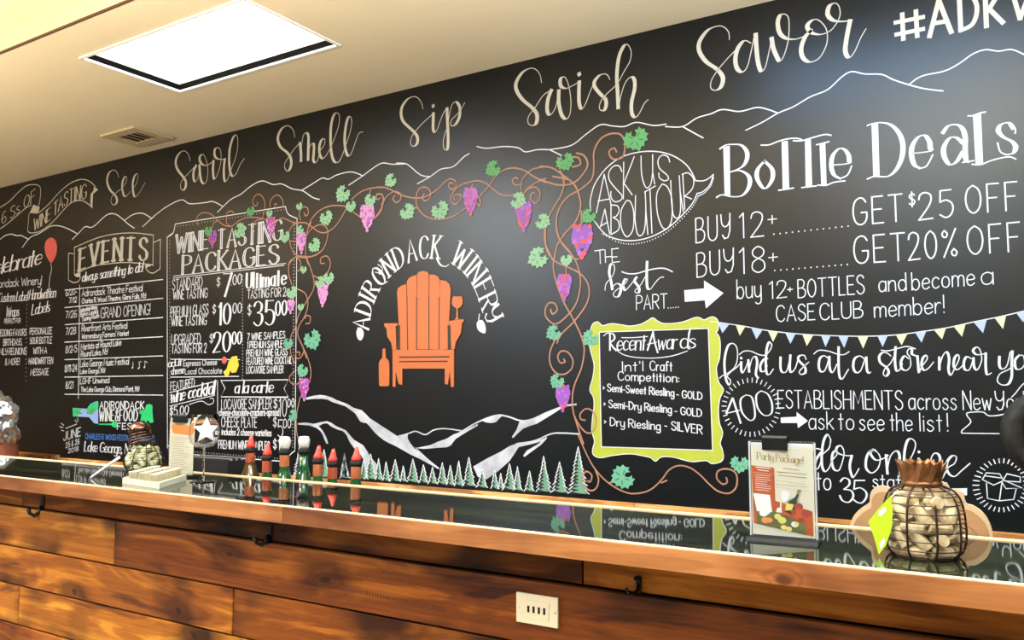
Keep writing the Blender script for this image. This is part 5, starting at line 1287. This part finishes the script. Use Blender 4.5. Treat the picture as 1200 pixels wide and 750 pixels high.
profb = [(Rb * .80, .002), (Rb * .95, Hb * .12), (Rb, Hb * .32), (Rb * .98, Hb * .58), (Rb * .90, Hb * .80), (Rb * .74, Hb * .93), (Rb * .46, Hb)]
cb = cage('cork_basket', bp, profb, 9, [Hb * k for k in (.01, .13, .26, .39, .52, .64, .76, .87, .95, .995)], 'pineapple-shaped dark wire basket full of corks')
b = nb(); lathe(b, [(Rb * .79, 0), (Rb * .79, .002), (Rb * .5, .002)], 28); child('base_plate', b, M_wire, cb)
b = nb(); lathe(b, [(Rb * .46, Hb), (Rb * .50, Hb + .004), (Rb * .46, Hb + .010), (Rb * .42, Hb + .004)], 28, cap=False); child('crown_ring', b, M_bronze, cb, True)
nl = 9
for row in range(2):
    for k in range(nl):
        th = 2 * PI * (k + .5 * row) / nl
        r0 = Rb * (.44 - .10 * row)
        b = nb()
        ct, st = math.cos(th), math.sin(th)
        H_ = 27 * mb
        pf = [(-.010, 0, 0), (.010, 0, 0), (.0125, .5, .002), (.010, .8, .005), (.0, 1.0, .012), (-.010, .8, .005), (-.0125, .5, .002)]
        for off in (0, .0012):
            vs = [b.verts.new(((r0 + o_ + off) * ct - x * st, (r0 + o_ + off) * st + x * ct, Hb + .004 + H_ * u)) for x, u, o_ in pf]
            if off == 0: va_ = vs
            else: vb_ = vs
        b.faces.new(va_); b.faces.new(vb_[::-1])
        for i in range(7): b.faces.new((va_[i], va_[(i + 1) % 7], vb_[(i + 1) % 7], vb_[i]))
        child('crown_leaf', b, M_bronze, cb)
cme = cork_mesh(.0108, .040)
rc = random.Random(5)
def fill_corks(base, prof, H, me, rr, ll, group, label, maxn=90):
    n = 0; placed = []
    def Rz(z):
        for (r0, z0), (r1, z1) in zip(prof, prof[1:]):
            if z0 <= z <= z1: return r0 + (r1 - r0) * (z - z0) / (z1 - z0)
        return 0
    z = rr * 1.25
    lvl = 0
    while z < H * .93:
        rad = Rz(z) - rr * 1.5 - .002
        rings = [rad] + ([rad - rr * 2.6] if rad > rr * 4.5 else [])
        for q, ra in enumerate(rings):
            tilt_mode = (lvl + q) % 2
            step = (ll * 1.02 if tilt_mode == 0 else ll * .72) / max(ra, .01)
            cnt = max(1, int(2 * PI / step))
            for k in range(cnt):
                th = 2 * PI * (k + .5 * (lvl % 2)) / cnt + rc.uniform(-.06, .06)
                c = Vector((ra * math.cos(th), ra * math.sin(th), z + rc.uniform(-.0015, .0015)))
                T = Vector((-math.sin(th), math.cos(th), 0))
                el = rc.uniform(-.25, .25) if tilt_mode == 0 else rc.choice((.9, .8, -.9, .6, -.6))
                d = (T * math.cos(el) + Vector((0, 0, 1)) * math.sin(el)).normalized()
                if rc.random() < .1: d = Vector((math.cos(th), math.sin(th), .1)).normalized()
                if z + abs(d.z) * ll / 2 + rr > H * .99 or z - abs(d.z) * ll / 2 - rr < 0.001: d = T
                o = bpy.data.objects.new('cork', me); COL.objects.link(o)
                o.rotation_mode = 'QUATERNION'; o.rotation_quaternion = Vector((0, 0, 1)).rotation_difference(d)
                o.location = base + c
                tag(o, ('end-on ' if abs(d.dot(Vector((math.cos(th), math.sin(th), 0)))) > .9 else 'pale ' if abs(d.z) < .3 else 'slanting pale ') + label % ('lowest', 'second', 'third', 'fourth', 'fifth', 'sixth', 'seventh', 'eighth')[min(lvl, 7)], 'cork', group); n += 1
                if n >= maxn: return n
        z += rr * 1.95; lvl += 1
    return n
fill_corks(bp, profb, Hb, cme, .0108, .040, 'corks in the pineapple-shaped basket', 'wine cork in the %s layer up inside the pineapple-shaped basket')
# green tag hanging on the basket
fr = (990, 520, 4.41)
M_tag = mat('lime_tag', (0.33, 0.60, 0.01), 0.45)
ty = bp.y - Rb * .80
tp = [at_y(x, y, ty) for x, y in parse("238,268 246,350 244,430 215,520 176,572 162,520 150,478 122,402 180,330", fr)[0][0]]
tc_ = tp[0].copy()
tg = empty('price_tag', tc_, 'lime green paper tag hanging on the cork basket', 'tag')
b = nb(); prism(b, [(p.x - tc_.x, p.z - tc_.z) for p in tp], -.0008, 0); child('tag_card', b, M_tag, tg)
for d in ("180,345 210,325 215,345 190,375 172,370", "178,515 205,485 208,510 185,545"):
    q = [at_y(x, y, ty) for x, y in parse(d, fr)[0][0]]
    b = nb(); prism(b, [(p.x - tc_.x, p.z - tc_.z) for p in q], -.0012, -.0009); child('tag_print', b, M_pw, tg)
b = nb(); tube(b, [(0, 0, -.002), (.010, .012, .006), (.018, .03, .004)], .0006, 5); child('tag_string', b, M_pw, tg)

# ---- tilted wire figure with corks at the far left
q0 = at_z(168, 551, ZG); m0 = mpp(q0)
Rw, Hw = 21 * m0, 33 * m0
profw = [(Rw * .85, .002), (Rw * 1.08, Hw * .25), (Rw, Hw * .5), (Rw * .72, Hw * .8), (Rw * .45, Hw)]
wf = cage('wire_cork_holder', q0, profw, 9, [Hw * k for k in (.02, .2, .4, .6, .8, .97)], 'small wire cork holder with a domed bronze lid at the left end of the bar', .0012)
M_dome = mat('polished_bronze', (0.14, 0.07, 0.05), 0.16, metal=.9)
dx = -9 * m0
b = nb(); rD = 12.5 * m0
lathe(b, [(rD, 0), (rD * .98, rD * .35), (rD * .8, rD * .75), (rD * .45, rD * 1.05), (0, rD * 1.15)], 24)
bmesh.ops.rotate(b, verts=b.verts, matrix=Matrix.Rotation(-.35, 3, 'Y'))
bmesh.ops.translate(b, verts=b.verts, vec=(dx, 0, Hw + 10 * m0))
child('domed_lid', b, M_dome, wf, True)
for k in range(4):
    b = nb(); rr_ = rD * (1.0 + .06 * k)
    tube(b, [(rr_ * math.cos(2 * PI * i / 24), rr_ * math.sin(2 * PI * i / 24), 0) for i in range(24)], .0022, 6, True)
    bmesh.ops.rotate(b, verts=b.verts, matrix=Matrix.Rotation(-.35, 3, 'Y'))
    bmesh.ops.translate(b, verts=b.verts, vec=(dx * (1 - .18 * k), 0, Hw + (7.5 - 3.2 * k) * m0))
    child('neck_coil', b, M_dome, wf, True)
M_corkg = noisy(mat('green_cork', (0.5, 0.5, 0.3), 0.7), (0.16, 0.17, 0.05), (0.50, 0.52, 0.36), 40)
cme2 = cork_mesh(.0105, .040); cme2.materials[0] = M_corkg
fill_corks(q0, profw, Hw * .98, cme2, .0105, .040, 'corks in the domed wire holder', 'wine cork in the %s layer up inside the small domed wire holder', 40)
# white pen leaning on it
a0 = at_z(107, 559.5, ZG + .003); a1 = at_y(144, 533, a0.y + .04)
pen = empty('white_pen', a0, 'white stick pen leaning on the small wire cork holder', 'pen')
b = nb(); tube(b, [(0, 0, 0), tuple((a1 - a0) * .93)], .0042, 10); child('barrel', b, M_pw, pen, True)
b = nb(); tube(b, [tuple((a1 - a0) * .931), tuple(a1 - a0)], .005, 10); child('pen_cap', b, M_blk, pen, True)

# ---- cream tray and tasting cups
Lc, Fc, Rc = on_glass(142, 567), on_glass(185, 573.2), on_glass(217, 563)
U_ = Fc - Lc; V_ = Rc - Fc
M_cr = mat('cream_plastic', (0.56, 0.52, 0.38), 0.5)
tr = empty('cream_tray', Fc, 'low cream tray holding rows of small cups', 'tray')
def para(bm, u0, u1, v0, v1, z0, z1):
    P_ = [-U_ * (1 - u) + V_ * v for u, v in ((u0, v0), (u1, v0), (u1, v1), (u0, v1))]
    lo = [bm.verts.new((p.x, p.y, z0)) for p in P_]; hi = [bm.verts.new((p.x, p.y, z1)) for p in P_]
    bm.faces.new(lo); bm.faces.new(hi)
    for i in range(4): bm.faces.new((lo[i], lo[(i + 1) % 4], hi[(i + 1) % 4], hi[i]))
tz = .018; Fc = Fc + Vector((0, .004, .0004)); tr.location = Fc
b = nb(); para(b, 0, 1, 0, 1, 0, .003); para(b, 0, 1, 0, .02, .003, tz); para(b, 0, 1, .98, 1, .003, tz); para(b, 0, .05, .02, .98, .003, tz); para(b, .95, 1, .02, .98, .003, tz)
child('tray_body', b, M_cr, tr)
cupr = min(U_.length / 2 / 2, V_.length / 6 / 2) * .9
cr_ = min(.0145, cupr)
cup0 = None
b = nb(); ch_ = .034
lathe(b, [(cr_ * .72, 0), (cr_ * .95, ch_), (cr_, ch_ + .0008), (cr_ * .90, ch_), (cr_ * .68, .003), (0, .003)], 18)
cupme = bpy.data.meshes.new('tasting_cup')
for f in b.faces: f.smooth = True
bmesh.ops.recalc_face_normals(b, faces=b.faces); b.to_mesh(cupme); b.free(); cupme.materials.append(M_cr)
nu = max(2, min(3, int(U_.length * .9 / (2 * cr_)))); nv_ = 6
for i in range(nu):
    for j in range(nv_):
        p = Fc - U_ * (1 - (i + .5) / nu * .88 - .06) + V_ * ((j + .5) / nv_ * .94 + .03)
        o = bpy.data.objects.new('tasting_cup', cupme); COL.objects.link(o); o.location = (p.x, p.y, ZG + .0032)
        tag(o, 'small cream tasting cup, %s row from the front, %s from the left' % (('first', 'second', 'third')[nu - 1 - i], ('first', 'second', 'third', 'fourth', 'fifth', 'sixth', 'seventh')[nv_ - 1 - j]), 'cup', 'tasting cups in the cream tray')

# ---- crinkled foil bundle at the left end
YFO = 2.95
c0 = at_y(-8, 493, YFO); mf = mpp(c0)
fb = empty('foil_bundle', (c0.x, YFO, 0.597), 'crinkled silver foil wrapped bundle at the left end of the back counter', 'bag')
b = nb(); bmesh.ops.create_icosphere(b, subdivisions=5, radius=1)
rf = random.Random(2)
dirs = [Vector((rf.gauss(0, 1), rf.gauss(0, 1), rf.gauss(0, 1))).normalized() for _ in range(16)]
from mathutils import noise as mnoise
for v in b.verts:
    n_ = v.co.normalized()
    cr_f = max(n_.dot(d) for d in dirs)
    q_ = Vector((n_.x * 1.6 + n_.z * 1.2, n_.y * 2, n_.z * 4.5 - n_.x * 2.5))
    s_ = 1 - (1 - cr_f) * .5 + .24 * abs(mnoise.noise(q_ * .8)) - .07 + .07 * abs(mnoise.noise(q_ * 2.2))
    v.co = Vector((n_.x * 44 * mf * s_, n_.y * 28 * mf * s_, n_.z * 42 * mf * s_))
zb_ = 38 * mf
bmesh.ops.translate(b, verts=b.verts, vec=(0, 0, c0.z - 0.597))
M_foilw = mat('silver_foil', (0.80, 0.80, 0.82), 0.34, metal=1.0)
child('foil_wrap', b, M_foilw, fb)
b = nb(); hb_ = c0.z - .597 - 20 * mf
lathe(b, [(24 * mf, 0), (29 * mf, hb_ * .6), (27 * mf, hb_ * .9), (20 * mf, hb_)], 20); child('basket_base', b, mat('red_brown_basket', (0.22, 0.06, 0.03), 0.5), fb, True)

# ---- round black thing at the right edge
c0 = at_y(1240, 510, 2.02); mr = mpp(c0)
rs = empty('round_speaker', (c0.x, 2.02, SHELF), 'large round black thick-rimmed disc cut off by the right edge of the picture', 'speaker', None, 0.35)
def yring(bm, rin, rout, y0, y1, zc, n=40):
    prof_ = [(rin, y0), (rin + .004, y0 - .006), (rout - .004, y0 - .006), (rout, y0), (rout, y1), (rin, y1)]
    rings = []
    for pr_, py_ in prof_:
        rings.append([bm.verts.new((pr_ * math.cos(2 * PI * i / n), py_, zc + pr_ * math.sin(2 * PI * i / n))) for i in range(n)])
    for k in range(len(rings)):
        a_, c_ = rings[k], rings[(k + 1) % len(rings)]
        for i in range(n): bm.faces.new((a_[i], a_[(i + 1) % n], c_[(i + 1) % n], c_[i]))
zc = c0.z - SHELF
M_rimb = noisy(mat('black_leather', (0.03, 0.03, 0.03), 0.8, spec=.15), (0.008, 0.008, 0.008), (0.018, 0.017, 0.016), 60)
b = nb(); yring(b, 38 * mr, 53 * mr, 0, .05, zc); child('outer_rim', b, M_rimb, rs, True)
b = nb(); yring(b, .001, 38 * mr, .022, .045, zc); child('inner_cone', b, mat('dark_cone', (0.006, 0.006, 0.006), 0.6), rs)
b = nb(); tube(b, [(0, .025, zc - 50 * mr), (0, .025, .012)], .010, 10); child('stand_post', b, M_blk, rs, True)
b = nb(); lathe(b, [(.07, 0), (.07, .008), (.02, .014)], 28, c=(0, .025, 0)); child('stand_foot', b, M_blk, rs)

# ---- outlet plate on the planks
YPF = YP - .0026
A_, B_, C_ = at_y(606.5, 693, YPF), at_y(655, 699.5, YPF), at_y(606, 727.5, YPF)
pc = Vector(((A_.x + B_.x) / 2, YPF, (A_.z + C_.z) / 2))
ow, oh = B_.x - A_.x, A_.z - C_.z
M_ivory = mat('ivory_plastic', (0.66, 0.60, 0.44), 0.4)
op = empty('outlet_plate', pc, 'ivory wall plate with four dark slots screwed to the planks', 'outlet')
b = nb(); box(b, -ow / 2, ow / 2, -.006, 0, -oh / 2, oh / 2, .002); child('plate', b, M_ivory, op)
b = nb(); box(b, -ow * .30, ow * .30, -.0072, -.0061, -oh * .30, oh * .30, .0004); child('insert', b, M_ivory, op)
for k in range(4):
    x = (-.19 + .127 * k) * ow
    b = nb(); box(b, x - ow * .026, x + ow * .026, -.0078, -.0073, -oh * .11, oh * .11); child('slot', b, M_blk, op)
for s in (-1, 1):
    b = nb(); lathe(b, [(.0028, 0), (.0024, .0012), (0, .0014)], 12); bmesh.ops.rotate(b, verts=b.verts, matrix=Matrix.Rotation(PI / 2, 3, 'X')); bmesh.ops.translate(b, verts=b.verts, vec=(s * ow * .43, -.0061, 0)); child('screw', b, M_ivory, op, True)

# ---- coat hooks under the bar edge
YH = YP + .0098
M_hook = mat('black_iron', (0.012, 0.010, 0.010), 0.4, metal=.5)
def hook(px, py, double, label, ang=0):
    c = at_y(px, py, YH); k = mpp(c) * (1.1 if double else 1.3)
    t = empty('coat_hook', (c.x, YH, c.z), label, 'hook', 'black hooks under the bar edge', 0)
    b = nb(); box(b, -3 * k, 3 * k, -.003, 0, -9 * k, 9 * k, .001); child('back_plate', b, M_hook, t)
    b = nb(); tube(b, [(0, -.003, 0), (0, -.010, -5 * k), (-2 * k, -.022, -8 * k), (-5 * k, -.032, -6 * k), (-6 * k, -.036, -1 * k)], [2 * k, 2 * k, 1.8 * k, 1.6 * k, 1.9 * k], 8); child('hook_arm', b, M_hook, t, True)
    if double:
        b = nb(); tube(b, [(0, -.003, 4 * k), (2 * k, -.012, 6 * k), (2 * k, -.026, 9 * k)], [2 * k, 2 * k, 2.4 * k], 8); child('hook_arm', b, M_hook, t, True)
    return t
hook(50, 593, False, 'black iron hook under the bar edge near the left corner')
hook(316, 627, False, 'black iron hook under the bar edge below the bottles')
hook(749, 685, True, 'black double hook under the bar edge right of the ivory plate')
# saw marks pressed into the plank
b = nb()
for k in range(38):
    p = at_y(400 + 122 * k / 37, 689 + 25.5 * k / 37, YPF)
    box(b, p.x - .0016, p.x + .0016, YPF - .0004, YPF + .0008, p.z - .005, p.z + .005)
rel(bm_obj('saw_mark', b, mat('burnt_mark', (0.10, 0.025, 0.008), 0.6), bar), bar)['label'] = 'row of short dark saw marks'
